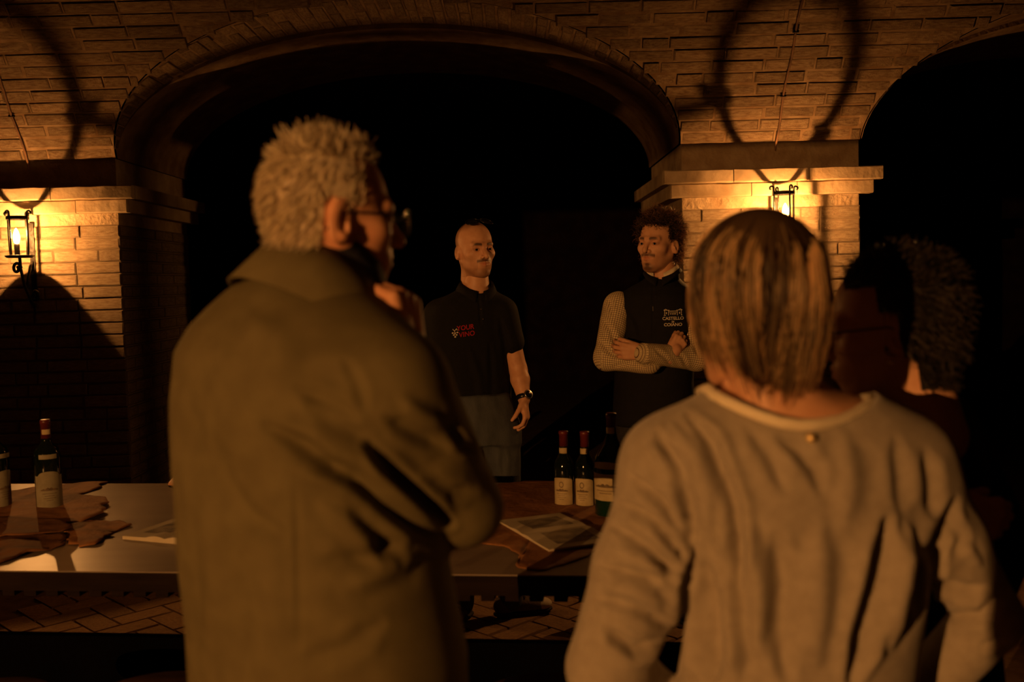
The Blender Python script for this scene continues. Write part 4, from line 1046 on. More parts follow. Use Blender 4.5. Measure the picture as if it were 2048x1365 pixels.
gw_folds = [([(1378, 832), (1419, 878), (1446, 950), (1469, 1014), (1478, 1122), (1473, 1170)], 13, -.012), ([(1315, 864), (1356, 941), (1378, 1014), (1388, 1108)], 12, -.010),
    ([(1345, 850), (1385, 905), (1415, 990), (1425, 1080)], 12, .006), ([(1555, 878), (1600, 900), (1632, 941), (1641, 980)], 14, -.006), ([(1500, 860), (1545, 915), (1570, 980)], 14, -.005),
    ([(1772, 1045), (1750, 1168), (1727, 1258), (1702, 1362)], 17, -.020), ([(1815, 1060), (1800, 1170), (1780, 1290)], 18, .010), ([(1905, 1005), (1885, 1060), (1858, 1130), (1843, 1230)], 15, -.011),
    ([(1791, 882), (1800, 950), (1802, 1020)], 14, -.004), ([(1850, 905), (1862, 960), (1862, 1030)], 14, -.005), ([(1555, 1077), (1568, 1168), (1560, 1270), (1575, 1360)], 20, -.009),
    ([(1500, 1060), (1515, 1180), (1510, 1300)], 20, .008), ([(1410, 1140), (1415, 1240), (1425, 1362)], 20, -.014), ([(1640, 1060), (1640, 1180), (1630, 1320)], 26, .007), ([(1460, 1180), (1470, 1270), (1470, 1362)], 16, .007),
    ([(1392, 1105), (1372, 1180), (1366, 1280), (1360, 1362)], 12, -.014),
    ([(1260, 950), (1330, 1010), (1374, 1085)], 10, -.009), ([(1240, 1005), (1310, 1040), (1366, 1112)], 10, -.009), ([(1222, 1050), (1300, 1095), (1356, 1148)], 10, -.008), ([(1202, 1130), (1280, 1154), (1338, 1160)], 10, -.009),
    ([(1192, 1195), (1270, 1218), (1335, 1250)], 10, -.009), ([(1210, 1258), (1270, 1302), (1315, 1286)], 12, -.012), ([(1215, 1090), (1290, 1125), (1345, 1185)], 9, .005), ([(1195, 1165), (1275, 1185), (1338, 1210)], 9, .005),
    ([(1905, 1035), (1918, 1080), (1900, 1120)], 12, -.006), ([(1862, 1160), (1935, 1182), (1970, 1175)], 12, -.008), ([(1890, 1232), (1958, 1236), (2005, 1195)], 11, -.008), ([(1958, 1296), (2010, 1285)], 8, -.006), ([(1925, 1090), (1960, 1130)], 10, .004),
    ([(1300, 890), (1345, 930), (1372, 985)], 10, .005), ([(1690, 880), (1700, 960), (1690, 1040)], 22, .004)]
V = sculpt(V, Q, [(p_, w_, q_ * 1.5) for p_, w_, q_ in gw_folds], .002, 9, 2)
swv, swq = V, Q
obj('sweater', V, Q, M['grey_knit'], GW, True)
G = Field(lo, hi, .008); r2 = [(z, x, y, max(.03, a - (.036 if z > py(1576, 880, 1.38)[2] else .05)), max(.03, b_ - (.012 if z > py(1576, 880, 1.38)[2] else .045))) for z, x, y, a, b_ in rows]; G.loft(r2, yg, k=0, p=2.2)
G.cap(py(1470, 850, 1.40), Sl, .042, .030, k=.05); G.cap(py(1690, 850, 1.40), Sr, .042, .030, k=.05)
G.cap(py(1550, 810, 1.415), py(1530, 715, 1.40), .066, .050, k=.05)
sv, sq = G.mesh(); sv = relax(sv, sq, 2); body.add(sv, sq)
for (Wp, Ep, s) in ((Wl, El, 1), (Wr, Er, -1)):
    G = Field(Wp - .17, Wp + .17, .004); d = (Wp - Ep) / np.linalg.norm(Wp - Ep); G.cap(Wp - d * .06, Wp + d * .01, .030, .027, k=.01); hand(G, Wp + d * .01, d * .6 + np.array([0, .7, -.4]), np.array([-s * -.9, 0, 0]) * 1.0, curl=(25, 30, 20), sc=.92, side=s); v_, q_ = G.mesh(); body.add(v_, q_)
body.build('body', M['skin'], GW)
tree = bvh(np.concatenate([sv, swv]), np.concatenate([sq, swq + len(sv)]))
band = [onto(tree, a, b, .002) for a, b in ((1418, 782), (1432, 794), (1455, 806), (1485, 820), (1520, 834), (1560, 846), (1598, 853), (1640, 851), (1680, 843), (1712, 829), (1736, 812), (1744, 800))]
band = [b for b in band if b is not None]
fr_ = band + [band[-1] + np.array([.0, .06, -.01]), nc + np.array([.07, .12, -.045]), nc + np.array([0, .135, -.07]), nc + np.array([-.07, .12, -.045]), band[0] + np.array([0, .06, -.01])]
rad = [.0085] * len(fr_)
mb = MB().tube(fr_, rad, 10, close=True); mb.build('neck_band', M['cream_knit'], GW, True)
b = onto(tree, 1621, 877, .003); MB().lathe([(0, -.0065), (.0045, -.005), (.0065, 0), (.0045, .005), (0, .0065)], tuple(b), 16).build('gold_bead', M['gold'], GW, True)
eyes(GW, HC, HQ)
M['hair_blonde'] = hairmat('blonde_hair', (.050, .024, .011), (.84, .60, .33), .36)
x, y, z = hv.T
sc_m = ((z > .05) | ((y < .02) & (z > -.02)) | ((y < -.03) & (z > -.075))) & ~((y > .055) & (z < .085))
hr, hn = pick(hv, hq, sc_m, 5600, 11)
crown = np.array([.012, -.045, .118]); tv = hr - crown; tv -= hn * (tv * hn).sum(1)[:, None]; tv /= np.linalg.norm(tv, axis=1)[:, None] + 1e-6
back = hr[:, 1] < -.02
azi = np.abs(np.arctan2(hr[:, 0], -hr[:, 1] - .01)); zend = -.090 + .044 * np.clip(azi / 1.4, 0, 1) ** 1.5 + rng.normal(0, .020, len(hr))
Ls = np.clip((hr[:, 2] - zend) * 1.12 + np.linalg.norm(hr[:, :2] - crown[:2], axis=1) * 0 + .55 * np.maximum(.09 - np.linalg.norm(hr[:, :2] - crown[:2], axis=1), 0), .035, .26)
seg_id = np.floor(np.arctan2(hr[:, 0], hr[:, 1]) * 9 + hr[:, 2] * 40).astype(int)
lift = rng.uniform(.0, 1, len(hr)) ** 1.4
dr = tv * .95 + hn * (.10 + .22 * lift)[:, None] + np.stack([rng.normal(0, .12, len(hr))] * 3, 1) * .5
wave = np.stack([np.sin(seg_id * 2.4) * .34, np.cos(seg_id * 1.7) * .12, 0 * seg_id], 1); dr = dr + wave
drift = np.sin(seg_id * 1.31) * 1.7
def combgw(p, s):
    wx = np.interp(p[:, 2], [-.14, -.09, -.03, .03, .10], [.035, .052, .074, .080, .078]); wy = np.interp(p[:, 2], [-.14, -.09, -.03, .05], [.088, .100, .112, .116])
    return np.stack([drift * s - 220 * np.sign(p[:, 0]) * np.maximum(np.abs(p[:, 0]) - wx, 0), 220 * np.maximum(-p[:, 1] - wy, 0), -np.full(len(p), 3.2)], 1)
va, qa, ta = strands(hr, dr, Ls, 12, .0013, gk=1.1, wig=.35, ells=[((0, -.012, .034), (.079, .102, .091)), ((0, -.02, -.05), (.062, .078, .09)), ((0, -.04, -.14), (.050, .052, .09))], seed=12, comb=combgw, stop=zend)
lim = np.interp(va[:, 2], [-.14, -.10, -.05, .0, .06], [.62, .74, .90, 1.0, 1.0]); q_ = np.sqrt((va[:, 0] / (.084 * lim)) ** 2 + ((va[:, 1] + .012) / (.106 * lim)) ** 2); s_ = np.where(q_ > 1, (1 + (q_ - 1) * .3) / q_, 1)
va[:, 0] *= s_; va[:, 1] = (va[:, 1] + .012) * s_ - .012
tone = np.clip(.5 + .42 * np.sin(np.repeat(seg_id, 39) * 1.93) + (ta - .5) * .6, 0, 1)
obj('hair', put(va, HC, HQ), qa, M['hair_blonde'], GW, True, {'tone': tone})
cv, cq = (lambda f: (f.ell((0, -.014, .036), (.082, .102, .092), k=0).ell((0, -.030, -.030), (.064, .068, .058), k=.03), f.mesh())[1])(Field((-.12, -.14, -.14), (.12, .10, .14), .006))
keep = ~((cv[cq].mean(1)[:, 1] > .04) & (cv[cq].mean(1)[:, 2] < .08))
obj('hair_base', put(cv, HC, HQ), cq[keep], M['hair_blonde'], GW, True, {'tone': np.full(len(cv), .25)})
legs(GW, .375, 1.42, R(-6), .88, M['trousers'], M['leather_shoe'])

# ---- woman with short dark hair in navy, beside her
RW = empty('person', (.68, 1.76, 0), 'woman with short dark hair, spectacles and navy top, turned in profile', 'person')
HQ = frame(R(-66), R(-8)) * 1.04; HC = py(1784, 655, 1.70)
hv, hq, hc = head_mesh(.003, fem=.6, smile=1.0, nose=1.3, ear=1.12)
body = Parts(); body.add(put(hv, HC, HQ), hq, hc)
yr = R(-48)
rows = zrows([(785, 1802, .062, .056), (806, 1804, .110, .075), (830, 1808, .155, .092), (870, 1810, .185, .105), (940, 1812, .200, .120), (1060, 1812, .195, .130), (1250, 1815, .200, .14), (1450, 1815, .215, .15)], 1.75)
r_w = np.array([math.cos(yr), -math.sin(yr), 0]); cb = py(1810, 880, 1.75)
Sr = cb + r_w * .175; Sl = cb - r_w * .175; Er = py(2010, 1085, 1.86); Wr = py(1960, 1230, 1.72); El = py(1800, 1090, 1.62); Wl = py(1898, 1030, 1.595)
lo, hi = bounds(Sr, Sl, Er, El, py(1805, 785, 1.75), py(1815, 1450, 1.75), pad=.18)
F_ = Field(lo, hi, .007); F_.loft(rows, yr, k=0)
F_.cap(Sr, Er, .066, .052, k=.04); F_.cap(Er, Wr, .050, .04, k=.02); F_.cap(Sl, El, .064, .052, k=.04); F_.cap(El, Wl - (Wl - El) * .15, .048, .038, k=.01)
F_.ell(py(1800, 752, 1.73), (.095, .10, .050), k=.006, sub=True)
V, Q = F_.mesh(); V = relax(V, Q, 2); V = sculpt(V, Q, [([(1900, 860), (1930, 930), (1940, 1000)], 14, -.008), ([(1880, 900), (1890, 960), (1960, 985)], 14, -.008)], .004, 8, 5)
obj('navy_top', V, Q, M['navy'], RW, True)
G = Field(lo, hi, .009); G.loft([(z, x, y, max(.03, a - .012 - .030 * min(1, i / 3)), max(.03, b_ - .012 - .030 * min(1, i / 3))) for i, (z, x, y, a, b_) in enumerate(rows)], yr, k=0); G.cap(py(1803, 800, 1.75), py(1790, 730, 1.72), .052, .05, k=.03); v_, q_ = G.mesh(); v_ = relax(v_, q_, 2); body.add(v_, q_)
G = Field(Wl - .2, Wl + .2, .003); G.cap(El + (Wl - El) * .7, Wl, .031, .027, k=.01); hand(G, Wl, np.array([.9, .05, -.12]), np.array([0, 1, -.2]), curl=(38, 45, 25), spread=4, sc=.95, side=1, thumb=(20, 30)); v_, q_ = G.mesh(); body.add(v_, q_)
body.build('body', M['skin'], RW)
eyes(RW, HC, HQ)
M['hair_grey'] = hairmat('dark_grey_hair', (.014, .011, .008), (.13, .098, .070), .40)
x, y, z = hv.T
m = ((z > .07) | ((y < .012) & (z > -.045)) | ((y < -.03) & (z > -.105))) & ~((y > .058) & (z < .10)) & ~((np.abs(x) > .066) & (z < .028) & (y > -.016))
scalp('hair_base', hv, hq, m, M['hair_grey'], RW, HC, HQ, .004, .15)
hr, hn = pick(hv, hq, m, 3800, 21)
tp = hr[:, 2] > .06
dr = hn * .40 + np.stack([rng.normal(0, .25, len(hr)), np.where(tp, -.35, -.80), np.where(tp, .15, -.55)], 1)
Ls = np.where(tp, rng.uniform(.018, .034, len(hr)), np.where(hr[:, 2] < -.06, rng.uniform(.010, .022, len(hr)), rng.uniform(.020, .036, len(hr))))
va, qa, ta = strands(hr, dr, Ls, 6, .0012, gk=.35, wig=.6, seed=22)
obj('hair', put(va, HC, HQ), qa, M['hair_grey'], RW, True, {'tone': ta ** 1.5})
glasses(RW, HC, HQ, M['blackplastic'], M['clearlens'], y=.119)
e_ = HC + HQ @ np.array([-.088, .004, -.050]); MB().lathe([(0, -.005), (.004, -.003), (.005, 0), (.004, .003), (0, .005)], tuple(e_), 12).build('earring', M['gold'], RW, True)
legs(RW, .70, 1.80, R(-48), .86, M['trousers'], M['leather_shoe'])

# ---- logo helper: flat lettering laid on cloth
def lettering(name, txt, tree, origin, ud, vd, wd, size, mat, par, off=.0015, shear=0.0, sx=1.0):
    cu = bpy.data.curves.new(name, 'FONT'); cu.body = txt; cu.size = size; cu.align_x = 'CENTER'; cu.shear = shear; cu.resolution_u = 3; cu.offset = .0004
    to = bpy.data.objects.new(name, cu); COL.objects.link(to); me = to.to_mesh(); P = np.array([v.co[:] for v in me.vertices]); Fs = [tuple(p.vertices) for p in me.polygons]; to.to_mesh_clear(); bpy.data.objects.remove(to)
    P[:, 0] *= sx
    return decal(name, P[:, :2], Fs, tree, origin, ud, vd, wd, mat, par, off)
def decal(name, P, Fs, tree, origin, ud, vd, wd, mat, par, off=.0015):
    V = []
    for a, b in P:
        s = origin + ud * a + vd * b - wd * .3; hit = tree.ray_cast(Vector(s), Vector(wd)); q = np.array(hit[0]) if hit[0] is not None else origin + ud * a + vd * b
        V.append(q - wd * off)
    return obj(name, V, Fs, mat, par, False)

# ---- man with shaved head in the black polo
BM = empty('person', (-.16, 4.46, 0), 'man with shaved head, sunglasses on top, in black polo with red lettering, watch on wrist', 'person')
HQ = frame(R(153), R(-2), R(-2)); HC = py(950, 499, 4.42)
hl = lambda x, y, z: np.clip((z - .075) / .03, 0, 1) * np.clip((-y + .06) / .03, 0, 1) * .55 + np.clip((-y - .0) / .02, 0, 1) * np.clip((z + .02) / .03, 0, 1) * .5
hv, hq, hc = head_mesh(.0021, stubble=.9, mous=.85, beard=.25, hairline=hl, jaw=.96, nose=1.7)
body = Parts(); body.add(put(hv * 1.0, HC, HQ), hq, hc)
yb = R(166)
rows = zrows([(570, 951, .062, .058), (582, 950, .090, .075), (594, 946, .135, .095), (608, 942, .175, .108), (630, 940, .195, .116), (680, 940, .188, .120), (760, 942, .178, .118), (830, 945, .180, .120), (885, 948, .188, .124)], 4.46)
Sl, El, Wl = py(1006, 626, 4.45), py(1036, 738, 4.46), py(1048, 800, 4.40)
Sr, Er, Wr = py(876, 628, 4.47), py(848, 738, 4.48), py(846, 805, 4.42)
lo, hi = bounds(Sl, Sr, py(950, 570, 4.46), py(948, 885, 4.46), El, Er, pad=.14)
F_ = Field(lo, hi, .006); F_.loft(rows, yb, k=0)
for S, E_ in ((Sl, El), (Sr, Er)): F_.cap(S, S + (E_ - S) * .45, .064, .060, k=.035); F_.cap(S + (E_ - S) * .45, S + (E_ - S) * .52, .060, .061, k=.004)
nbm = py(953, 578, 4.44); F_.cap(nbm, nbm + np.array([0, 0, .1]), .060, .060, k=.004, sub=True)
V, Q = F_.mesh(); V = relax(V, Q, 1)
V = sculpt(V, Q, [([(1000, 640), (1010, 680), (1018, 760)], 6, -.007), ([(940, 700), (960, 760), (965, 830)], 7, .005), ([(1010, 780), (1000, 840), (985, 880)], 6, -.007), ([(900, 720), (910, 800), (905, 860)], 8, -.006), ([(980, 690), (985, 770), (980, 850)], 6, -.005), ([(957, 590), (960, 620), (961, 650)], 2.2, -.004)], .003, 10, 6)
obj('polo_shirt', V, Q, M['polo'], BM, True); btree = bvh(V, Q)
collar(BM, 'polo_collar', nbm + np.array([0, 0, -.004]), R(164), .068, .066, .030, .036, M['polo'], R(22), R(12), .012)
for px_, py_ in ((962, 619), (966, 639)):
    q = onto(btree, px_, py_, .002); 
    if q is not None: MB().lathe([(0, -.003), (.0035, -.002), (.0045, 0), (.0035, .002), (0, .003)], tuple(q), 12).build('button', M['steel'], BM, True)
G = Field(lo, hi, .010); G.loft(inner(rows, .025), yb, k=0); G.cap(nbm - np.array([0, 0, .06]), nbm + np.array([0, 0, .05]), .060, .055, k=.03); v_, q_ = G.mesh(); body.add(v_, q_)
for (S, E_, Wp, s, pn) in ((Sl, El, Wl, -1, (-.9, .25, 0)), (Sr, Er, Wr, 1, (.9, .2, 0))):
    a, b = bounds(S, E_, Wp, pad=.08); b = b + .05; a = a - np.array([.03, .05, .14]); G = Field(a, b, .0032)
    G.chain([S, S + (E_ - S) * .5, E_, E_ + (Wp - E_) * .35, Wp], [.050, .046, .040, .042, .027], k=.012)
    dh = (Wp - E_) / np.linalg.norm(Wp - E_); hand(G, Wp, dh + np.array([.0, -.1, -.5]), pn, curl=(28, 38, 25), spread=3, sc=.98, side=s, thumb=(28, 25)); v_, q_ = G.mesh(); body.add(relax(v_, q_, 1, .3), q_)
body.build('body', M['skin'], BM)
eyes(BM, HC, HQ, (R(8), 0))
gq = HQ @ frame(0, R(62)); glasses(BM, HC + HQ @ np.array([0, .022, .075]), gq, M['blackplastic'], M['darklens'], w_=.060, hgt=.044, y=.062, z=-.012, name='sunglasses', temples=False)
# wrist watch
d = (Wl - El) / np.linalg.norm(Wl - El); wc = Wl - d * .012; wt = empty('wrist_watch', tuple(wc)); wt.parent = BM; wt.matrix_parent_inverse = wmat(BM).inverted()
a1 = np.cross(d, [0, 1, 0]); a1 /= np.linalg.norm(a1); a2 = np.cross(d, a1)
V = []; Fs = []; n = 32
for k in range(n):
    t = 2 * math.pi * k / n
    for (rr_, dz) in ((.0290, -.011), (.0325, -.010), (.0325, .010), (.0290, .011)): V.append(wc + (a1 * math.cos(t) + a2 * math.sin(t)) * rr_ + d * dz)
for k in range(n):
    for q in range(4): Fs.append((4*k+q, 4*((k+1)%n)+q, 4*((k+1)%n)+(q+1)%4, 4*k+(q+1)%4))
obj('watch_strap', V, Fs, M['blackplastic'], wt, True)
wn = np.array([.62, -.78, .08]); wn -= d * (wn @ d); wn /= np.linalg.norm(wn); b1 = np.cross(wn, d); wf = wc + wn * .033
def disc(prof, mat, nm):
    V = []; n = 28
    for (r_, h_) in prof:
        for k in range(n):
            t = 2 * math.pi * k / n; V.append(wf + (b1 * math.cos(t) + d * math.sin(t)) * r_ + wn * h_)
    Fs = [(i*n+k, i*n+(k+1)%n, (i+1)*n+(k+1)%n, (i+1)*n+k) for i in range(len(prof)-1) for k in range(n)] + [tuple(range((len(prof)-1)*n, len(prof)*n))]
    return obj(nm, V, Fs, mat, wt, True)
disc([(.021, -.006), (.0225, 0), (.0225, .005), (.0215, .007), (.0175, .0065)], M['steel'], 'watch_case'); disc([(.0176, .0055), (.0175, .0068), (.001, .0070)], M['darklens'], 'watch_dial')
ub = -np.array([math.cos(yb), -math.sin(yb), 0]); fb = np.array([math.sin(yb), math.cos(yb), 0]); vb_ = np.array([0, 0, 1.0]) + ub * .0
ub2 = ub * math.cos(R(6)) + np.array([0, 0, 1]) * math.sin(R(6)); lg = onto(btree, 931, 660, .0); lg2 = onto(btree, 934, 673, .0)
lettering('red_lettering', 'YOUR', btree, lg, ub2, vb_, -fb, .030, M['red'], BM, sx=.92); lettering('red_lettering', 'VINO', btree, lg2, ub2, vb_, -fb, .030, M['red'], BM, sx=.96)
go = onto(btree, 910, 666, 0); Pc = []; Fs = []
def blob(cx, cy, r_, n=8):
    i = len(Pc); Pc.extend([(cx + r_ * math.cos(6.283 * k / n), cy + r_ * .75 * math.sin(6.283 * k / n)) for k in range(n)]); Fs.append(tuple(range(i, i + n)))
for (cx, cy) in ((-.010, .0), (.0, -.002), (.010, .0), (-.005, -.009), (.006, -.010), (.0, -.018)): blob(cx, cy, .0042)
def bar(x0, y0, x1, y1, w_=.0022):
    dx, dy = x1 - x0, y1 - y0; L_ = math.hypot(dx, dy); nx, ny = -dy / L_ * w_ / 2, dx / L_ * w_ / 2; i = len(Pc); Pc.extend([(x0 + nx, y0 + ny), (x1 + nx, y1 + ny), (x1 - nx, y1 - ny), (x0 - nx, y0 - ny)]); Fs.append((i, i + 1, i + 2, i + 3))
bar(-.010, .017, -.002, .008); bar(.008, .018, -.002, .008); bar(-.002, .008, -.001, .002); bar(.004, .013, .013, .010)
decal('grape_emblem', Pc, Fs, btree, go, ub2, vb_, -fb, M['white'], BM)
M['sneaker'] = material('grey_brown_sneaker', (.16, .11, .075), (.12, .08, .055), 20, .7, .3); M['toe'] = material('white_toe', (.70, .62, .50), (.62, .54, .42), 20, .6, .2)
fl_ = pz(1000, 1236, 0)
legs(BM, -.145, 4.40, R(172), .92, M['jeans'], M['sneaker'], feet=(R(72), R(200)), toe=M['toe'], rt=.088, spread=.105, h=.007, strokes=[([(1005, 900), (1008, 950)], 5, -.005)])

# ---- curly-haired man in the dark vest, arms crossed
VM = empty('person', (.64, 4.40, 0), 'curly-haired man in dark vest over checked shirt, arms crossed', 'person')
HQ = frame(R(-141), R(0), R(2)); HC = py(1317, 488, 4.37)
hv, hq, hc = head_mesh(.0021, stubble=.35, mous=.8, beard=.9, brow=.95, nose=1.6, jaw=.95)
body = Parts(); body.add(put(hv, HC, HQ), hq, hc)
yv = R(-163)
rows = zrows([(548, 1326, .060, .058), (562, 1324, .085, .072), (574, 1320, .125, .092), (590, 1314, .160, .108), (615, 1310, .178, .120), (680, 1310, .178, .122), (760, 1308, .176, .122), (850, 1306, .182, .125)], 4.40)
Sr, Er = py(1236, 612, 4.40), py(1213, 716, 4.31); Wr = py(1340, 716, 4.205)
Sl, El = py(1386, 612, 4.38), py(1393, 716, 4.29); Wl = py(1287, 707, 4.165)
lo, hi = bounds(Sr, Er, Sl, El, py(1326, 548, 4.4), py(1306, 850, 4.4), pad=.15)
F_ = Field(lo, hi, .006); F_.loft(rows, yv, k=0)
F_.cap(py(1290, 590, 4.40), Sr + np.array([.03, 0, 0]), .055, .055, k=.03); F_.cap(py(1345, 588, 4.40), Sl - np.array([.03, 0, 0]), .055, .055, k=.03)
nvm = py(1326, 556, 4.385)
V, Q = F_.mesh(); V = relax(V, Q, 1); V = sculpt(V, Q, [([(1306, 560), (1306, 620), (1305, 700)], 2.0, -.004), ([(1250, 620), (1270, 660), (1275, 690)], 6, -.005)], .003, 9, 8)
obj('vest', V, Q, M['vest'], VM, True); vtree = bvh(V, Q)
collar(VM, 'vest_collar', nvm + np.array([0, 0, -.012]), R(-160), .070, .068, .050, .012, M['vest'], R(16), R(8), .004)
F_ = Field(lo - .03, hi + .03, .005)
F_.cap(Sr, Er, .066, .056, k=0); F_.cap(Er, py(1300, 728, 4.215), .054, .046, k=.02)
F_.cap(Sl, El, .064, .056, k=.004); F_.cap(El, Wl, .054, .042, k=.02)
V, Q = F_.mesh(); V = relax(V, Q, 1)
V = sculpt(V, Q, [([(1205, 640), (1222, 660), (1232, 690)], 5, -.006), ([(1200, 680), (1220, 705), (1245, 718)], 5, -.006), ([(1218, 600), (1225, 630)], 4, -.005), ([(1225, 735), (1260, 725), (1290, 735)], 4, -.005), ([(1310, 700), (1330, 715), (1345, 735)], 4, -.005), ([(1345, 700), (1365, 715), (1375, 738)], 4, -.005), ([(1375, 660), (1390, 690), (1398, 715)], 4, -.005)], .003, 16, 9)
# weave coordinates along and around each sleeve
pat = np.zeros((len(V), 3)); bd = np.full(len(V), 1e9); base = 0.0
for (a, b) in ((Sr, Er), (Er, py(1300, 728, 4.215)), (Sl, El), (El, Wl)):
    ba = b - a; L_ = np.linalg.norm(ba); t = ((V - a) @ ba) / L_ ** 2; tc_ = np.clip(t, 0, 1); w3 = V - a - tc_[:, None] * ba; dd = np.linalg.norm(w3, axis=1); dn = ba / L_; e1 = np.cross(dn, [0, 1, .1]); e1 /= np.linalg.norm(e1); e2 = np.cross(dn, e1)
    if e2[1] > 0: e2 = -e2
    m = dd < bd; ang = np.arctan2(w3 @ e1, w3 @ e2); bd[m] = dd[m]; pat[m, 0] = (t * L_)[m]; pat[m, 1] = (ang * .055)[m]
def checks():
    m = material('checked_shirt', (.78, .66, .42), (.72, .60, .38), 30, .85, .3, 400, spec=.15); nt = m.node_tree; L = nt.links; b = nt.nodes['Principled BSDF']
    at = nn(nt, 'ShaderNodeAttribute', attribute_name='weave'); sp = nn(nt, 'ShaderNodeSeparateXYZ'); L.new(at.outputs['Vector'], sp.inputs[0]); outs = []
    for i in (0, 1):
        d_ = nn(nt, 'ShaderNodeMath', operation='DIVIDE'); L.new(sp.outputs[i], d_.inputs[0]); d_.inputs[1].default_value = .0095
        f_ = nn(nt, 'ShaderNodeMath', operation='FRACT'); L.new(d_.outputs[0], f_.inputs[0]); l_ = nn(nt, 'ShaderNodeMath', operation='LESS_THAN'); L.new(f_.outputs[0], l_.inputs[0]); l_.inputs[1].default_value = .2; outs.append(l_)
    mx = nn(nt, 'ShaderNodeMath', operation='MAXIMUM'); L.new(outs[0].outputs[0], mx.inputs[0]); L.new(outs[1].outputs[0], mx.inputs[1])
    src = b.inputs['Base Color'].links[0].from_socket; mc = nn(nt, 'ShaderNodeMix', data_type='RGBA'); L.new(mx.outputs[0], mc.inputs[0]); L.new(src, mc.inputs[6]); mc.inputs[7].default_value = (.14, .075, .045, 1); L.new(mc.outputs[2], b.inputs['Base Color']); return m
M['checks'] = checks()
obj('shirt', V, Q, M['checks'], VM, True, {'weave': pat})
sc_o = collar(VM, 'shirt_collar', nvm + np.array([0, 0, .004]), R(-154), .061, .060, .048, .014, M['cream_knit'], R(14), R(20), .002)
dw = (Wl - El) / np.linalg.norm(Wl - El)
# cuff
V = []; n = 24; a1 = np.cross(dw, [0, 0, 1]); a1 /= np.linalg.norm(a1); a2 = np.cross(dw, a1)
for (r_, s) in ((.040, -.035), (.044, -.030), (.043, .012), (.036, .012)):
    for k in range(n): V.append(Wl + dw * s + (a1 * math.cos(6.2832 * k / n) + a2 * math.sin(6.2832 * k / n)) * r_)
cuv = np.array(V); obj('cuff', cuv, [(i*n+k, i*n+(k+1)%n, (i+1)*n+(k+1)%n, (i+1)*n+k) for i in range(3) for k in range(n)], M['checks'], VM, True, {'weave': np.stack([np.repeat([0, .005, .047, .05], n), np.tile(np.arange(n) * .0125 * .75, 4), np.zeros(4 * n)], 1)})
G = Field(lo, hi, .010); G.loft(inner(rows, .025), yv, k=0); G.cap(nvm - np.array([0, 0, .06]), nvm + np.array([0, 0, .05]), .058, .054, k=.03); v_, q_ = G.mesh(); body.add(v_, q_)
G = Field(Wl - .18, Wl + .14, .003); G.cap(Wl - dw * .05, Wl, .030, .027, k=.01); hand(G, Wl, np.array([-.95, .10, .12]), np.array([.15, 1, .1]), curl=(30, 40, 25), spread=3, sc=1.0, side=-1, thumb=(15, 10)); v_, q_ = G.mesh(); body.add(v_, q_)
Hh = py(1352, 700, 4.21); G = Field(Hh - .14, Hh + .14, .003); G.cap(Wr, Hh, .028, .026, k=.01); hand(G, Hh - np.array([.02, 0, .02]), np.array([.45, .1, .65]), np.array([.1, 1, 0]), curl=(45, 60, 30), spread=2, sc=.9, side=1, thumb=(10, 10)); v_, q_ = G.mesh(); body.add(v_, q_)
body.build('body', M['skin'], VM)
eyes(VM, HC, HQ, (R(-6), R(2)))
M['hair_curly'] = hairmat('dark_curly_hair', (.016, .010, .007), (.30, .17, .085), .28, 1.0, 3.2)
x, y, z = hv.T
m = ((z > .075) | ((y < .030) & (z > .015)) | ((y < -.02) & (z > -.075))) & ~((y > .064) & (z < .082)) & ~((np.abs(x) > .068) & (z < .018) & (y > -.035))
scalp('hair_base', hv, hq, m, M['hair_curly'], VM, HC, HQ, .006, .1)
hr, hn = pick(hv, hq, m, 2600, 31)
fr = hr[:, 1] > .04
dr = hn + rng.normal(0, .35, (len(hr), 3)) + np.stack([0 * hr[:, 0], np.where(fr, .5, 0), np.where(fr, -.2, 0)], 1); Ls = np.where(hr[:, 2] > .05, rng.uniform(.030, .060, len(hr)), rng.uniform(.022, .040, len(hr)))
va, qa, ta = strands(hr, dr, Ls, 12, .0012, gk=.25, wig=.9, curl=.0055, cfreq=1.6, seed=32)
fl = (hr[:, 1] < .0) | (hr[:, 2] > .10)
vb, qb, tb = strands(hr[fl][:900], hn[fl][:900] + rng.normal(0, .4, (900, 3)), rng.uniform(.045, .072, 900), 12, .0010, gk=.1, wig=.8, curl=.006, cfreq=1.6, seed=33)
obj('hair', put(np.concatenate([va, vb]), HC, HQ), np.concatenate([qa, qb + len(va)]), M['hair_curly'], VM, True, {'tone': np.concatenate([ta * .6, .55 + .45 * tb])})  # outer curls get a paler tone, painting in the rim light
uv_ = -np.array([math.cos(yv), -math.sin(yv), 0]); fv = np.array([math.sin(yv), math.cos(yv), 0]); up_ = np.array([0, 0, 1.0])
for txt, yy, sz in (('CASTELLO', 640, .0185), ('DI', 645.5, .010), ('COIANO', 652.5, .0185)):
    q = onto(vtree, 1346, yy, 0); lettering('white_lettering', txt, vtree, q, uv_, up_, -fv, sz, M['white'], VM, sx=1.0)
q = onto(vtree, 1346, 631, 0); Pc = []; Fs = []
bar(-.038, 0, .038, 0, .0018); bar(-.034, 0, -.034, .022); bar(.034, 0, .034, .022); bar(-.038, .022, -.014, .022); bar(.014, .022, .038, .022); bar(-.016, .018, .016, .018); bar(-.016, .012, .016, .012, .0015)
for s in (-1, 1):
    bar(s * .038, .022, s * .030, .027); bar(s * .022, .022, s * .030, .027); bar(s * .018, 0, s * .018, .022); bar(s * .027, .006, s * .027, .014, .004)
for s in (-.010, -.003, .004, .010): bar(s, .003, s, .009, .003)
decal('castle_emblem', Pc, Fs, vtree, q, uv_, up_, -fv, M['white'], VM)
z_ = onto(vtree, 1305, 618, .003); MB().box(tuple(z_), (.004, .003, .020)).build('zip_pull', M['steel'], VM)
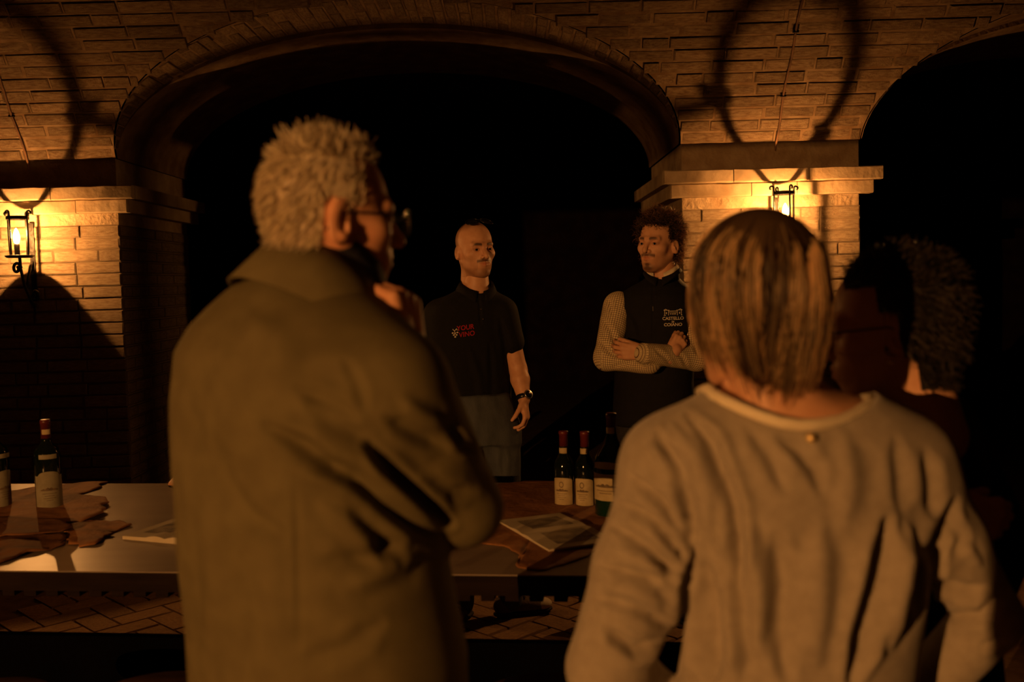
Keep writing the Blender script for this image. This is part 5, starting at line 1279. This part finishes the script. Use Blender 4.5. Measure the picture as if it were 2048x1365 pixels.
legs(VM, .63, 4.42, R(-170), .93, M['trousers'], M['leather_shoe'], rt=.09)

# ---- sixth person, almost hidden behind the man in olive, one hand on the table
HP = empty('person', (-.93, 4.22, 0), 'person mostly hidden behind the man in olive, fingertips resting on far table edge', 'person')
HQ = frame(R(170)); HC = py(586, 488, 4.22)
hv, hq, hc = head_mesh(.005, fem=.7); body = Parts(); body.add(put(hv, HC, HQ), hq, hc)
rows = zrows([(565, 588, .055, .055), (585, 588, .12, .085), (610, 588, .17, .10), (680, 588, .175, .11), (900, 590, .18, .12)], 4.22)
Sr, Er, Wr = py(514, 612, 4.20), py(440, 790, 4.02), py(366, 948, 3.74)
lo, hi = bounds(Sr, Er, Wr, py(588, 560, 4.22), py(690, 900, 4.22), pad=.16); F_ = Field(lo, hi, .009); F_.loft(rows, R(170), k=0); F_.chain([Sr, Er, Er + (Wr - Er) * .7], [.06, .046, .036], k=.03); F_.chain([py(662, 612, 4.22), py(672, 740, 4.2)], [.06, .05], k=.03); V, Q = F_.mesh(); obj('dark_top', V, Q, M['navy'], HP, True)
G = Field(lo, hi, .012); G.loft(inner(rows, .02), R(170), k=0); v_, q_ = G.mesh(); body.add(v_, q_)
G = Field(Wr - .17, Wr + .17, .0035); G.cap(Er + (Wr - Er) * .6, Wr, .032, .026, k=.01); hand(G, Wr, py(350, 972, 3.66) - Wr, np.array([.2, .3, -1]), curl=(18, 22, 15), spread=5, sc=.9, side=1); v_, q_ = G.mesh(); v_[:, 2] = np.maximum(v_[:, 2], ZT + .001) if v_[:, 2].min() < ZT + .03 else v_[:, 2]; body.add(v_, q_)
body.build('body', M['skin'], HP)
x, y, z = hv.T; m = ((z > .06) | ((y < .02) & (z > -.06))) & ~((y > .055) & (z < .085)); scalp('hair_base', hv, hq, m, M['hair_blonde'], HP, HC, HQ, .004, .3); hr, hn = pick(hv, hq, m, 900, 41)
va, qa, ta = strands(hr, hn * .3 + np.array([0, -.2, -.6]), rng.uniform(.04, .09, 900), 7, .0016, gk=5.0, wig=.25, ells=[((0, -.012, .03), (.084, .105, .095))], seed=42); obj('hair', put(va, HC, HQ), qa, M['hair_blonde'], HP, True, {'tone': ta})
legs(HP, HC[0], 4.24, R(175), .88, M['trousers'], M['leather_shoe'], h=.012)
